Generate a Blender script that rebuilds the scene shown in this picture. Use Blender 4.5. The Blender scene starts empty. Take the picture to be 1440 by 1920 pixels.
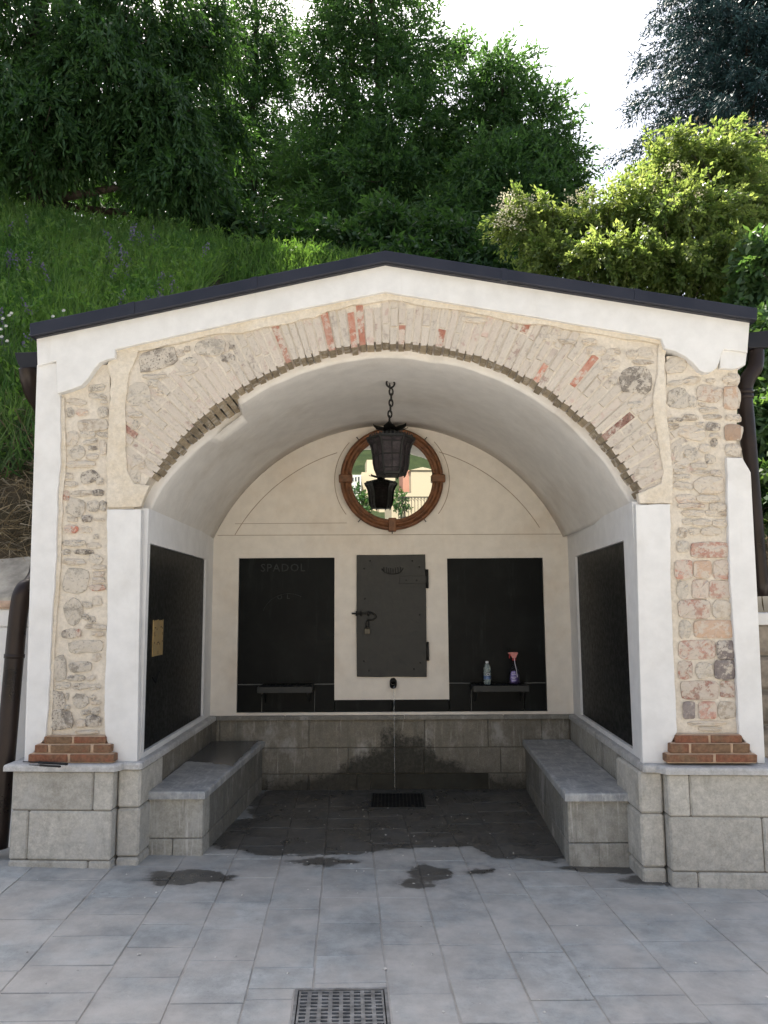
import bpy, bmesh, math, random
import numpy as np
from mathutils import Vector, Matrix, noise
R = math.radians
random.seed(7); rng = np.random.default_rng(7)
sc = bpy.context.scene
col = sc.collection

# ------------------------------------------------------------------ camera
F, PITCH, YAW, ROLL = 1450.0, 7.1, 0.5, -0.36
CAM = Vector((0, 0, 1.5))
cd = bpy.data.cameras.new('camera'); cam = bpy.data.objects.new('camera', cd); col.objects.link(cam)
CM = (Matrix.Rotation(R(YAW), 3, 'Z') @ Matrix.Rotation(R(90 + PITCH), 3, 'X') @ Matrix.Rotation(R(ROLL), 3, 'Z'))
cam.matrix_world = Matrix.Translation(CAM) @ CM.to_4x4()
cd.sensor_fit = 'VERTICAL'; cd.sensor_height = 24; cd.lens = F / 1920 * 24
cd.clip_end = 2000; cd.clip_start = 0.05
sc.camera = cam
# ------------------------------------------------------------------ sky, sun, exposure
SUN_EL, SUN_AZ = 57.0, -22.0            # azimuth measured from +Y towards +X
w = bpy.data.worlds.new('World'); sc.world = w; w.use_nodes = True
nt = w.node_tree; nt.nodes.clear()
sky = nt.nodes.new('ShaderNodeTexSky'); sky.sky_type = 'NISHITA'; sky.sun_disc = False
sky.sun_elevation = R(SUN_EL); sky.sun_rotation = R(SUN_AZ)
sky.air_density = 1.0; sky.dust_density = 4.0; sky.ozone_density = 1.0
bg = nt.nodes.new('ShaderNodeBackground'); bg.inputs['Strength'].default_value = 0.10
out = nt.nodes.new('ShaderNodeOutputWorld')
hz = nt.nodes.new('ShaderNodeHueSaturation'); hz.inputs['Saturation'].default_value = .68     # sky blue toned down to balance the colour of its light
nt.links.new(sky.outputs[0], hz.inputs['Color']); nt.links.new(hz.outputs[0], bg.inputs[0]); nt.links.new(bg.outputs[0], out.inputs[0])
sl = bpy.data.lights.new('sun', 'SUN'); sl.energy = 5.0; sl.angle = R(0.55); sl.color = (1, .93, .82)
so = bpy.data.objects.new('sun', sl); col.objects.link(so)
sd = Vector((math.sin(R(SUN_AZ)) * math.cos(R(SUN_EL)), math.cos(R(SUN_AZ)) * math.cos(R(SUN_EL)), math.sin(R(SUN_EL))))
so.rotation_euler = (-sd).to_track_quat('-Z', 'Y').to_euler(); so.location = sd * 60
vs = sc.view_settings; vs.view_transform = 'Standard'; vs.look = 'None'; vs.gamma = 1; vs.use_curve_mapping = False
vs.exposure = 1.60
sc.cycles.max_bounces = 8; sc.cycles.transparent_max_bounces = 12

# ------------------------------------------------------------------ helpers: points
def ray(px, py): return CM @ Vector(((px - 720) / F, -(py - 960) / F, -1))
FS, FY = 0.041, 4.62                  # the facade plane is y = FY - FS*x
def fac(px, py, off=0.0):
    r = ray(px, py); n = Vector((FS, 1, 0)); return CAM + r * ((FY + off - n.dot(CAM)) / n.dot(r))
def aty(px, py, y): r = ray(px, py); return CAM + r * (y / r.y)
def atz(px, py, z): r = ray(px, py); return CAM + r * ((z - CAM.z) / r.z)
def fy(x, off=0.0): return FY + off - FS * x
def gz(x, y):                         # street falls gently to the right, level inside the niche
    return -0.018 * x * min(1, max(0, (6.2 - y) / 1.3)) if y > -3 else -0.018 * x * max(0, 1 - (-3 - y) / 10)

# ------------------------------------------------------------------ helpers: objects
def link(o, parent=None):
    col.objects.link(o)
    if parent is not None: o.parent = parent
    return o
def mesh_obj(name, me, m=None, parent=None):
    if m is not None and not me.materials: me.materials.append(m)
    return link(bpy.data.objects.new(name, me), parent)
def ob(name, bm, m, parent=None, smooth=False):
    bmesh.ops.recalc_face_normals(bm, faces=bm.faces)
    me = bpy.data.meshes.new(name); bm.to_mesh(me); bm.free()
    if smooth:
        for p in me.polygons: p.use_smooth = True
    return mesh_obj(name, me, m, parent)
def pyd(name, v, f, m, parent=None, smooth=False):
    me = bpy.data.meshes.new(name); me.from_pydata([tuple(a) for a in v], [], f); me.update()
    if smooth:
        for p in me.polygons: p.use_smooth = True
    return mesh_obj(name, me, m, parent)
def tag(o, label=None, cat=None, group=None, kind=None):
    if label: o['label'] = label
    if cat: o['category'] = cat
    if group: o['group'] = group
    if kind: o['kind'] = kind
    return o
def thing(name, label, cat, group=None):
    return tag(link(bpy.data.objects.new(name, None)), label, cat, group)

def add_box(bm, x0, x1, y0, y1, z0, z1, bev=0, M=None):
    vs_ = [bm.verts.new((x, y, z)) for x in (x0, x1) for y in (y0, y1) for z in (z0, z1)]
    fs = [bm.faces.new([vs_[i] for i in q]) for q in ((0, 1, 3, 2), (4, 6, 7, 5), (0, 4, 5, 1), (2, 3, 7, 6), (0, 2, 6, 4), (1, 5, 7, 3))]
    if bev:
        es = list({e for f in fs for e in f.edges})
        r = bmesh.ops.bevel(bm, geom=es, offset=bev, segments=1, affect='EDGES', profile=.5)
        vs_ = list({v for f in r['faces'] for v in f.verts} | {v for v in vs_ if v.is_valid})
    if M is not None:
        for v in vs_: v.co = M @ v.co
    return vs_
def add_hexa(bm, P, bev=0):           # eight corners, bottom four then top four
    v = [bm.verts.new(p) for p in P]
    fs = [bm.faces.new([v[i] for i in q]) for q in ((3, 2, 1, 0), (4, 5, 6, 7), (0, 1, 5, 4), (1, 2, 6, 5), (2, 3, 7, 6), (3, 0, 4, 7))]
    if bev:
        bmesh.ops.recalc_face_normals(bm, faces=fs)
        bmesh.ops.bevel(bm, geom=list({e for f in fs for e in f.edges}), offset=bev, segments=1, affect='EDGES', profile=.5)
def add_tube(bm, pts, rad, n=8, caps=True):
    pts = [Vector(p) for p in pts]; rads = rad if isinstance(rad, (list, tuple)) else [rad] * len(pts)
    rings = []; up = None
    for i, p in enumerate(pts):
        d = (pts[min(i + 1, len(pts) - 1)] - pts[max(i - 1, 0)]).normalized()
        if up is None:
            up = d.cross(Vector((0, 0, 1)))
            if up.length < .1: up = d.cross(Vector((1, 0, 0)))
        up = (up - d * up.dot(d)).normalized(); s = d.cross(up)
        rings.append([bm.verts.new(p + (up * math.cos(a) + s * math.sin(a)) * rads[i]) for a in [2 * math.pi * k / n for k in range(n)]])
    for a, b in zip(rings, rings[1:]):
        for k in range(n): bm.faces.new((a[k], a[(k + 1) % n], b[(k + 1) % n], b[k]))
    if caps: bm.faces.new(rings[0][::-1]); bm.faces.new(rings[-1])
def add_lathe(bm, c, prof, n=16, axis='Z', phase=0.0):  # prof = (radius, height)
    rings = []
    for r, h in prof:
        ring = []
        for k in range(n):
            a = 2 * math.pi * k / n + phase
            q = Vector((r * math.cos(a), r * math.sin(a), h)) if axis == 'Z' else Vector((r * math.cos(a), h, r * math.sin(a)))
            ring.append(bm.verts.new(Vector(c) + q))
        rings.append(ring)
    for a, b in zip(rings, rings[1:]):
        for k in range(n): bm.faces.new((a[k], a[(k + 1) % n], b[(k + 1) % n], b[k]))
    return rings
def smooth_path(pts, k=6):
    pts = [Vector(p) for p in pts]; o = []
    P = [pts[0] * 2 - pts[1]] + pts + [pts[-1] * 2 - pts[-2]]
    for i in range(1, len(P) - 2):
        a, b, c, d = P[i - 1:i + 3]
        for j in range(k):
            t = j / k
            o.append(.5 * ((2 * b) + (c - a) * t + (2 * a - 5 * b + 4 * c - d) * t * t + (3 * b - a - 3 * c + d) * t ** 3))
    o.append(pts[-1]); return o
def rough_poly(P, step=9, amp=1.2, seed=0, keep=()):
    o = []; n = len(P)
    for i in range(n):
        a, b = Vector((P[i][0], P[i][1])), Vector((P[(i + 1) % n][0], P[(i + 1) % n][1]))
        L = (b - a).length; k = max(1, int(L / step)); nrm = Vector((-(b - a).y, (b - a).x)) / max(L, 1e-6)
        for j in range(k):
            p = a.lerp(b, j / k)
            if i not in keep and amp: p = p + nrm * amp * (noise.noise((p.x * .035, p.y * .035, seed)) * 1.2 + noise.noise((p.x * .12, p.y * .12, seed + 5)))
            o.append((p.x, p.y))
    return o
def facade_solid(name, P, off, depth, m, parent, bev=.004):
    """outline on the facade, extruded straight back"""
    bm = bmesh.new()
    f = [bm.verts.new(fac(x, y, off)) for x, y in P]
    b = [bm.verts.new(v.co + Vector((0, depth, 0))) for v in f]
    ff = bm.faces.new(f); bm.faces.new(b[::-1]); n = len(f)
    for i in range(n): bm.faces.new((f[i], b[i], b[(i + 1) % n], f[(i + 1) % n]))
    if bev:
        bmesh.ops.recalc_face_normals(bm, faces=bm.faces)
        bmesh.ops.bevel(bm, geom=list(ff.edges), offset=bev, segments=2, affect='EDGES', profile=.5, clamp_overlap=True)
    bmesh.ops.triangulate(bm, faces=[q for q in bm.faces if len(q.verts) > 4])
    return ob(name, bm, m, parent)
def plan_solid(bm, P, z0, z1, bev=0):
    t = [bm.verts.new((x, y, z1)) for x, y in P]; b = [bm.verts.new((x, y, z0)) for x, y in P]; n = len(P)
    tf = bm.faces.new(t); bm.faces.new(b[::-1])
    for i in range(n): bm.faces.new((t[i], b[i], b[(i + 1) % n], t[(i + 1) % n]))
    if bev:
        bmesh.ops.recalc_face_normals(bm, faces=bm.faces)
        bmesh.ops.bevel(bm, geom=list(tf.edges), offset=bev, segments=2, affect='EDGES', profile=.5)

# ------------------------------------------------------------------ helpers: materials
class G:
    def __init__(s, name, rough=.8, spec=.35):
        s.m = bpy.data.materials.new(name); s.m.use_nodes = True; s.t = s.m.node_tree; s.t.nodes.clear()
        s.b = s.n('ShaderNodeBsdfPrincipled'); s.o = s.n('ShaderNodeOutputMaterial'); s.t.links.new(s.b.outputs[0], s.o.inputs[0])
        s.b.inputs['Roughness'].default_value = rough; s.b.inputs['Specular IOR Level'].default_value = spec
        s.pos = s.n('ShaderNodeNewGeometry').outputs['Position']
    def n(s, k, **kw):
        q = s.t.nodes.new(k)
        for a, b in kw.items(): setattr(q, a, b)
        return q
    def set(s, sock, v):
        if hasattr(v, 'links'): s.t.links.new(v, sock)
        elif isinstance(v, (tuple, list)) and len(v) == 3 and sock.type == 'RGBA': sock.default_value = (*v, 1)
        else: sock.default_value = v
    def noise(s, scale, detail=6, rough=.6, vec=None, dist=0.0):
        q = s.n('ShaderNodeTexNoise'); q.inputs['Scale'].default_value = scale; q.inputs['Detail'].default_value = detail
        q.inputs['Roughness'].default_value = rough; q.inputs['Distortion'].default_value = dist
        s.set(q.inputs['Vector'], vec if vec is not None else s.pos); return q.outputs['Fac']
    def stretch(s, v):
        q = s.n('ShaderNodeVectorMath', operation='MULTIPLY'); s.set(q.inputs[0], s.pos); q.inputs[1].default_value = v; return q.outputs[0]
    def rng(s, v, a, b, c=0.0, d=1.0, smooth=True):
        q = s.n('ShaderNodeMapRange'); q.interpolation_type = 'SMOOTHSTEP' if smooth else 'LINEAR'
        s.set(q.inputs['Value'], v)
        for i, x in zip(('From Min', 'From Max', 'To Min', 'To Max'), (a, b, c, d)): q.inputs[i].default_value = x
        return q.outputs[0]
    def math(s, op, a, b=0.0):
        q = s.n('ShaderNodeMath', operation=op); s.set(q.inputs[0], a); s.set(q.inputs[1], b); return q.outputs[0]
    def mix(s, f, a, b, mode='MIX'):
        q = s.n('ShaderNodeMix', data_type='RGBA', blend_type=mode); s.set(q.inputs[0], f); s.set(q.inputs[6], a); s.set(q.inputs[7], b); return q.outputs[2]
    def rnd(s): return s.n('ShaderNodeObjectInfo').outputs['Random']
    def attr(s, k): return s.n('ShaderNodeAttribute', attribute_name=k).outputs['Fac']
    def scale(s, c, v):               # brightness of a colour
        q = s.n('ShaderNodeHueSaturation'); s.set(q.inputs['Color'], c); s.set(q.inputs['Value'], v); return q.outputs[0]
    def color(s, c): s.set(s.b.inputs['Base Color'], c); return s
    def rough(s, v): s.set(s.b.inputs['Roughness'], v); return s
    def bump(s, h, st=.3, d=.01):
        q = s.n('ShaderNodeBump'); q.inputs['Strength'].default_value = st; q.inputs['Distance'].default_value = d
        s.set(q.inputs['Height'], h); s.t.links.new(q.outputs[0], s.b.inputs['Normal']); return s
    def sep(s):
        q = s.n('ShaderNodeSeparateXYZ'); s.set(q.inputs[0], s.pos); return q.outputs

def plain(name, c, rough=.6, metal=0.0, var=.08, sc_=14, bump=.15):
    g = G(name, rough); g.b.inputs['Metallic'].default_value = metal
    nz = g.noise(sc_, 6)
    g.color(g.scale(c, g.rng(nz, .25, .75, 1 - var * 2, 1 + var * 2))).bump(g.noise(sc_ * 5, 5), bump, .004)
    g.rough(g.rng(nz, .3, .7, max(.05, rough - .1), min(1, rough + .1)))
    return g.m

def plaster(name, c, stain, amt=.35, fine=.3):
    g = G(name, .9, .2); big = g.noise(1.6, 8, .65); md = g.noise(9, 6, .6)
    c1 = g.mix(g.math('MULTIPLY', g.rng(big, .45, .75), amt), c, stain)
    c2 = g.scale(c1, g.rng(md, .25, .75, .94, 1.05))
    st = g.noise(1.0, 5, .6, g.stretch((14, 14, 1.1)))
    c3 = g.mix(g.math('MULTIPLY', g.rng(st, .58, .8), amt * .5), c2, stain)
    g.color(c3).bump(g.math('ADD', g.math('MULTIPLY', g.noise(120, 4), .35), g.noise(22, 5)), fine, .006)
    return g.m
M_WHITE = plaster('white_plaster', (.725, .715, .70), (.54, .51, .46), .45)
M_INNER = plaster('bounce_warmed_plaster', (.77, .715, .64), (.66, .56, .45), .6)  # back wall plaster, warm bounce light tinted into its base colour
M_VAULT = plaster('vault_plaster', (.73, .70, .66), (.52, .46, .39), .5)
M_JAMB = plaster('jamb_plaster', (.74, .73, .72), (.60, .56, .50), .3)

def mortar(name, c, c2):
    g = G(name, .95, .15); a = g.noise(5, 8, .65); b = g.noise(45, 6, .7)
    g.color(g.scale(g.mix(g.rng(a, .35, .7), c, c2), g.rng(b, .3, .7, .88, 1.08)))
    g.bump(g.math('ADD', g.math('MULTIPLY', g.noise(90, 5), .5), g.noise(16, 6)), .6, .012); return g.m
M_MORTAR = mortar('lime_mortar', (.69, .625, .535), (.63, .56, .465))
M_BAND = mortar('cream_render', (.69, .625, .53), (.64, .555, .435))

def stone(name, ca, cb, lime=.5, pits=.4):
    """field stone, smeared with lime mortar and pitted"""
    g = G(name, .92, .2); k = g.rnd()
    v = g.n('ShaderNodeVectorMath', operation='ADD'); g.set(v.inputs[0], g.pos); g.set(v.inputs[1], g.math('MULTIPLY', k, 30.0)); p = v.outputs[0]
    c = g.mix(g.rng(g.noise(14, 8, .7, p), .35, .65), ca, cb)
    c = g.scale(c, g.rng(k, 0, 1, .8, 1.18))
    lm = g.rng(g.math('ADD', g.noise(24, 8, .75, p), g.math('MULTIPLY', g.noise(7, 3, .5, p), .5)), .92 - lime * .45, 1.02 - lime * .45)
    c = g.mix(g.math('MULTIPLY', lm, .8), c, (.60, .54, .46))
    pt = g.rng(g.noise(85, 4, .7, p), .60 - pits * .06, .66)
    c = g.mix(g.math('MULTIPLY', pt, pits), c, (.06, .05, .045))
    g.color(c).bump(g.math('SUBTRACT', g.noise(30, 8, .75, p), g.math('MULTIPLY', pt, .35)), .6, .011); return g.m
STONE = dict(
    g=stone('grey_fieldstone', (.34, .305, .26), (.47, .42, .35), .62, .45),
    b=stone('beige_fieldstone', (.47, .395, .315), (.55, .475, .385), .6, .2),
    d=stone('dark_porous_stone', (.24, .21, .18), (.42, .37, .31), .5, .8),
    p=stone('pink_stone', (.50, .35, .27), (.52, .42, .33), .65, .25),
    r=stone('red_brick_stone', (.43, .17, .12), (.46, .26, .19), .55, .3),
    k=stone('rose_block', (.43, .225, .175), (.46, .335, .27), .55, .3),
    h=stone('tan_block', (.50, .35, .25), (.48, .36, .28), .45, .15),
    s=stone('slate_block', (.25, .21, .20), (.31, .27, .25), .35, .3))
M_LBRICK = stone('limewashed_brick', (.47, .35, .295), (.50, .41, .355), .70, .15)
M_LGREY = stone('limewashed_grey_brick', (.46, .39, .335), (.51, .445, .385), .70, .25)
M_RBRICK = stone('bare_red_brick', (.45, .19, .13), (.50, .30, .23), .42, .3)
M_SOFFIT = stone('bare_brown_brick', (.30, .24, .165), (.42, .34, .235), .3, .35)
M_DBRICK = stone('dark_red_brick', (.22, .10, .08), (.38, .25, .2), .4, .6)
def basebrick():
    g = G('base_brick', .85, .25); k = g.rnd()
    c = g.mix(g.rng(g.math('ADD', g.noise(11, 6), g.math('MULTIPLY', k, .35)), .45, .85), (.235, .095, .056), (.20, .125, .075))
    g.color(g.scale(c, g.rng(g.noise(60, 6), .3, .7, .75, 1.2))).bump(g.noise(70, 6, .7), .7, .006); return g.m
M_BASEB = basebrick()
M_BASEM = mortar('orange_mortar', (.55, .40, .28), (.50, .35, .24))

def granite(name, c, dirt=.3, drips=0.0, wet=None):
    g = G(name, .8, .35); k = g.rnd(); x, y, z = g.sep()
    sp = g.noise(260, 3, .8)
    col_ = g.scale(c, g.rng(k, 0, 1, .9, 1.1))
    col_ = g.mix(g.rng(sp, .58, .72, 0, .7), col_, (.62, .61, .58)); col_ = g.mix(g.rng(sp, .42, .30, 0, .6), col_, (.18, .18, .17))
    col_ = g.mix(g.math('MULTIPLY', g.rng(g.noise(4, 8, .7), .5, .75), dirt), col_, (.22, .20, .15))
    col_ = g.scale(col_, g.rng(g.noise(22, 5), .3, .7, .86, 1.1)); col_ = g.scale(col_, g.rng(g.noise(75, 4, .8), .3, .7, .86, 1.14))
    st_ = g.noise(1.0, 7, .7, g.stretch((5, 5, 3))); col_ = g.mix(g.math('MULTIPLY', g.rng(st_, .5, .68), .55), col_, (.47, .455, .43))
    st_ = g.noise(1.0, 7, .7, g.stretch((7, 7, 2.5))); col_ = g.mix(g.math('MULTIPLY', g.rng(st_, .56, .72), .5), col_, (.19, .18, .15))
    if drips:
        dr = g.noise(1.0, 6, .7, g.stretch((38, 38, 2.2)))
        col_ = g.mix(g.math('MULTIPLY', g.rng(dr, .56, .68), drips), col_, (.60, .58, .54))
        dk = g.noise(1.0, 6, .7, g.stretch((9, 9, 1.3)))
        col_ = g.mix(g.math('MULTIPLY', g.rng(dk, .52, .7), drips), col_, (.10, .095, .08))
    rg = g.rng(sp, .3, .7, .72, .88)
    if wet:
        # water stain fanning out below the spout
        ax = g.math('ABSOLUTE', g.math('SUBTRACT', x, .06)); wd = g.math('MULTIPLY', g.math('SUBTRACT', .50, z), 1.7)
        wd = g.math('MULTIPLY', wd, g.rng(z, .0, .35, 1.25, .75))
        f = g.math('ADD', g.math('SUBTRACT', wd, ax), g.math('MULTIPLY', g.math('SUBTRACT', g.noise(5, 9, .75), .5), 1.0))
        f = g.math('MAXIMUM', f, g.math('SUBTRACT', .05, g.math('SUBTRACT', z, g.math('MULTIPLY', g.noise(3, 4), .08))))
        m_ = g.rng(f, -.13, .12)
        col_ = g.mix(m_, col_, g.scale(col_, .20))
        mo = g.math('MULTIPLY', m_, g.rng(g.math('ADD', g.noise(34, 8, .8), g.math('MULTIPLY', g.rng(ax, .1, .7), -.06)), .43, .55))
        col_ = g.mix(mo, col_, (.018, .020, .014)); rg = g.math('SUBTRACT', rg, g.math('MULTIPLY', m_, .35))
    g.color(col_).rough(rg).bump(g.math('ADD', sp, g.noise(35, 6)), .35, .004); return g.m
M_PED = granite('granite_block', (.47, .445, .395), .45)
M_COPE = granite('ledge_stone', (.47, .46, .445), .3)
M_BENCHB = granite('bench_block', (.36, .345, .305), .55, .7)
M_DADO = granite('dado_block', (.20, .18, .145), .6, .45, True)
M_WETDARK = plain('darkened_wet_block', (.018, .0185, .014), .45, 0, .3, 9, .5)
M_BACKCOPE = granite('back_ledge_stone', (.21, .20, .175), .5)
M_JOINT = mortar('grey_joint', (.20, .185, .16), (.13, .12, .10))

def seat_mat():
    g = G('bench_seat_stone', .6, .4); x, y, z = g.sep(); nz = g.noise(3.5, 8, .65)
    c = g.mix(g.rng(g.noise(8, 8, .7), .35, .7), (.27, .28, .29), (.44, .44, .43))
    c = g.mix(g.math('MULTIPLY', g.rng(g.noise(1.2, 7, .7, g.stretch((24, 4, 5))), .5, .66), .6), c, (.56, .56, .55))
    c = g.scale(c, g.rng(g.noise(40, 5, .75), .3, .7, .85, 1.12))
    q = g.math('ADD', g.math('ADD', y, g.math('MULTIPLY', x, .55)), g.math('MULTIPLY', g.math('SUBTRACT', nz, .5), .5))
    wl = g.rng(q, 4.92, 4.98)          # standing water on the far end of the left-hand bench
    wl = g.math('MULTIPLY', wl, g.rng(x, -.9, -1.0))
    wl = g.math('MULTIPLY', wl, g.rng(g.math('ADD', g.math('MULTIPLY', x, 1), g.math('MULTIPLY', nz, .06)), -1.075, -1.10))
    c = g.mix(wl, c, g.scale(c, .26)); g.color(c).rough(g.rng(wl, 0, 1, .62, .22)).bump(g.noise(60, 6), .2, .004); return g.m
M_SEAT = seat_mat()

def slab_mat(name, joint=False):
    g = G(name, .7, .4); k = g.rnd(); x, y, z = g.sep()
    big = g.noise(2.2, 8, .65); md = g.noise(14, 8, .7)
    if joint: c = g.scale((.375, .355, .325), g.rng(md, .3, .7, .85, 1.12))
    else:
        c = g.mix(g.rng(k, 0, 1), (.335, .354, .350), (.385, .390, .375))
        c = g.scale(c, g.rng(md, .3, .7, .80, 1.15)); k2 = g.math('FRACT', g.math('MULTIPLY', k, 17.3)); c = g.scale(c, g.rng(k2, 0, 1, .88, 1.1))
        c = g.mix(g.rng(g.noise(26, 3, .5), .70, .76, 0, .45), c, (.14, .135, .125))
        c = g.mix(g.rng(g.noise(95, 4, .75), .54, .68, 0, .4), c, (.17, .175, .18))
        c = g.mix(g.rng(g.noise(6, 8, .8), .62, .74, 0, .35), c, (.47, .46, .44))
    c = g.mix(g.rng(big, .36, .60, .1, .9), c, (.445, .42, .385)); c = g.scale(c, g.rng(g.noise(5, 7, .7), .3, .7, .84, 1.12))        # sandy dust
    c = g.mix(g.rng(g.noise(60, 2, .5), .76, .78, 0, .8), c, (.55, .54, .52))
    d1 = g.n('ShaderNodeTexNoise'); d1.inputs['Scale'].default_value = 4.5; d1.inputs['Detail'].default_value = 6; d1.inputs['Roughness'].default_value = .65; g.set(d1.inputs['Vector'], g.pos)
    wob = g.n('ShaderNodeVectorMath', operation='MULTIPLY_ADD'); g.set(wob.inputs[0], d1.outputs['Color']); wob.inputs[1].default_value = (.38, .30, 0)
    g.set(wob.inputs[2], g.pos); wp = wob.outputs[0]
    f = None
    for cx, cy, rx, ry in ((.10, 6.30, 1.22, 1.24), (-.55, 5.4, .75, .50), (.85, 5.3, .40, .42), (-1.13, 4.50, .25, .12), (.20, 4.64, .12, .13), (.13, 4.47, .105, .07), (.50, 4.66, .07, .05),
                           (1.47, 4.55, .20, .075), (1.25, 4.76, .30, .09), (-.42, 4.79, .22, .06)):
        s_ = g.n('ShaderNodeVectorMath', operation='SUBTRACT'); g.set(s_.inputs[0], wp); s_.inputs[1].default_value = (cx + .19, cy + .15, 0)
        t_ = g.n('ShaderNodeVectorMath', operation='MULTIPLY'); g.set(t_.inputs[0], s_.outputs[0]); t_.inputs[1].default_value = (1 / rx, 1 / ry, 0)
        l_ = g.n('ShaderNodeVectorMath', operation='LENGTH'); g.set(l_.inputs[0], t_.outputs[0])
        v_ = g.math('MULTIPLY', g.math('SUBTRACT', 1.0, l_.outputs['Value']), min(rx, ry))
        f = v_ if f is None else g.math('MAXIMUM', f, v_)
    wet = g.rng(f, -.009, .016); damp = g.rng(f, -.07, .0)
    c = g.mix(g.math('MULTIPLY', damp, .35), c, g.scale(c, .5))
    pat = g.rng(g.noise(3.2, 9, .7), .36, .66)
    c = g.mix(wet, c, g.mix(pat, g.mix(.6, g.scale(c, .28), (.055, .050, .042)), g.mix(.5, g.scale(c, .42), (.095, .087, .074))))
    c = g.mix(g.math('MULTIPLY', wet, g.rng(g.noise(50, 3, .6), .74, .77)), c, (.45, .43, .40))
    r_ = g.math('SUBTRACT', g.rng(md, .3, .7, .62, .8), g.math('MULTIPLY', g.math('MULTIPLY', wet, g.rng(pat, 0, 1, 1, .35)), .42))
    g.color(c).rough(r_).bump(g.math('ADD', g.noise(28, 8, .7), g.math('MULTIPLY', g.noise(140, 3), .4)), .35, .006); return g.m
M_SLAB = slab_mat('paving_slate'); M_PAVEJ = slab_mat('paving_joint_sand', True)

def slate_panel():
    g = G('black_stone_panel', .5, .085); b = g.noise(3, 8, .65); f = g.noise(30, 6, .7)
    c = g.mix(g.rng(b, .4, .75), (.0058, .0068, .0072), (.012, .0138, .0136))
    c = g.mix(g.rng(g.noise(2, 6, .7, g.stretch((6, 6, 1))), .52, .78, 0, .55), c, (.034, .040, .039))
    g.color(c).rough(g.rng(f, .3, .7, .32, .5)).bump(f, .06, .003); return g.m
M_PANEL = slate_panel()
M_CARVE = plain('worn_engraving', (.027, .031, .030), .7, 0, .3, 22)
M_IRON = plain('painted_iron_door', (.040, .039, .035), .6, 0, .16, 8, .25)
M_IRON2 = plain('dark_iron', (.016, .0155, .014), .6, .2)
M_GRATE = plain('shelf_iron', (.030, .032, .032), .5, .2)
M_CAST = plain('cast_iron_grate', (.24, .235, .225), .6, .25, .2, 20, .4)
M_ROOF = plain('dark_metal_sheet', (.026, .028, .040), .42, .35, .1, 3, .05)
M_PIPE = plain('brown_painted_metal', (.020, .0125, .010), .36, .2, .2, 5, .08)
M_GUTTER = plain('black_gutter_metal', (.018, .018, .022), .45, .2)
M_WOOD = plain('varnished_wood', (.15, .062, .026), .42, 0, .25, 18, .2)
M_BRASS = plain('brass_plate', (.50, .36, .17), .42, .55, .1, 30, .1)
M_BRASSD = plain('brass_lettering', (.16, .10, .05), .6)
M_BLACK = plain('pit_black', (.006, .006, .006), .9)
M_LOCK = plain('padlock_steel', (.10, .09, .07), .5, .5)
g = G('mirror_glass', .015, .5); g.b.inputs['Metallic'].default_value = 1; g.color((.70, .71, .68)); g.rough(g.rng(g.noise(40, 3), .3, .7, .0, .012)); M_MIRROR = g.m
g = G('lantern_glass', .4, .15); g.color(g.mix(g.rng(g.noise(25, 6), .35, .7), (.018, .014, .016), (.050, .040, .042))); g.bump(g.noise(80, 3), .4, .004); M_LGLASS = g.m
def clear(name, c, rough=.03, ior=1.4):
    g = G(name, rough); g.b.inputs['Transmission Weight'].default_value = 1; g.b.inputs['IOR'].default_value = ior
    g.color(g.scale(c, g.rng(g.noise(60, 3), .3, .7, .94, 1.0))); return g.m
M_PET = clear('clear_plastic', (.80, .92, .92), .06, 1.25); M_PET.node_tree.nodes['Principled BSDF'].inputs['Transmission Weight'].default_value = .8; M_WATER = clear('falling_water', (.95, .97, .97), .05, 1.33); M_WATER.node_tree.nodes['Principled BSDF'].inputs['Transmission Weight'].default_value = .75
M_SPRAYB = clear('tinted_plastic', (.75, .70, .85), .15, 1.2)
M_PINK = plain('pink_plastic', (.62, .22, .20), .35); M_RED = plain('red_plastic', (.38, .03, .03), .35)
M_PURPLE = plain('purple_label', (.20, .16, .42), .4, 0, .3, 60); M_PALE = plain('pale_label_print', (.62, .60, .68), .4)
M_BLUE = plain('blue_label', (.10, .16, .30), .4, 0, .3, 60); M_CAPW = plain('white_cap', (.6, .62, .62), .4)
M_SOILW = plain('old_stone_rubble', (.24, .205, .165), .95, 0, .3, 6, .9)
M_GREYCOPE = plain('weathered_cement', (.36, .335, .29), .95, 0, .2, 7, .6)
M_PINKTILE = plain('pale_tile_edge', (.50, .36, .27), .9, 0, .12, 12, .4)

def leaf_mat(name, c0, c1, trans=.45, rough=.5, tc=None):
    g = G(name, rough, .3); t = g.attr('tint')
    c = g.mix(t, c0, c1)
    g.color(c)
    tr = g.n('ShaderNodeBsdfTranslucent'); g.set(tr.inputs[0], g.mix(t, tuple(min(1, a * b) for a, b in zip(c0, tc or (1.6, 1.7, .7))), tuple(min(1, a * b) for a, b in zip(c1, tc or (1.6, 1.7, .7)))))
    mx = g.n('ShaderNodeMixShader'); mx.inputs[0].default_value = trans
    g.t.links.new(g.b.outputs[0], mx.inputs[1]); g.t.links.new(tr.outputs[0], mx.inputs[2]); g.t.links.new(mx.outputs[0], g.o.inputs[0])
    return g.m
L_DARK = leaf_mat('dark_leaf', (.026, .064, .026), (.062, .130, .044), .42)
L_MID = leaf_mat('mid_leaf', (.040, .092, .040), (.085, .165, .068), .5)
L_ELDER = leaf_mat('elder_leaf', (.070, .125, .036), (.185, .225, .085), .55, .36, (2.3, 2.2, 1.3))
L_NEEDLE = leaf_mat('blue_green_needle', (.018, .050, .052), (.044, .092, .092), .15, tc=(1, 1, 1))
L_GRASS = leaf_mat('bank_grass', (.068, .160, .046), (.160, .255, .078), .48)
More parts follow.
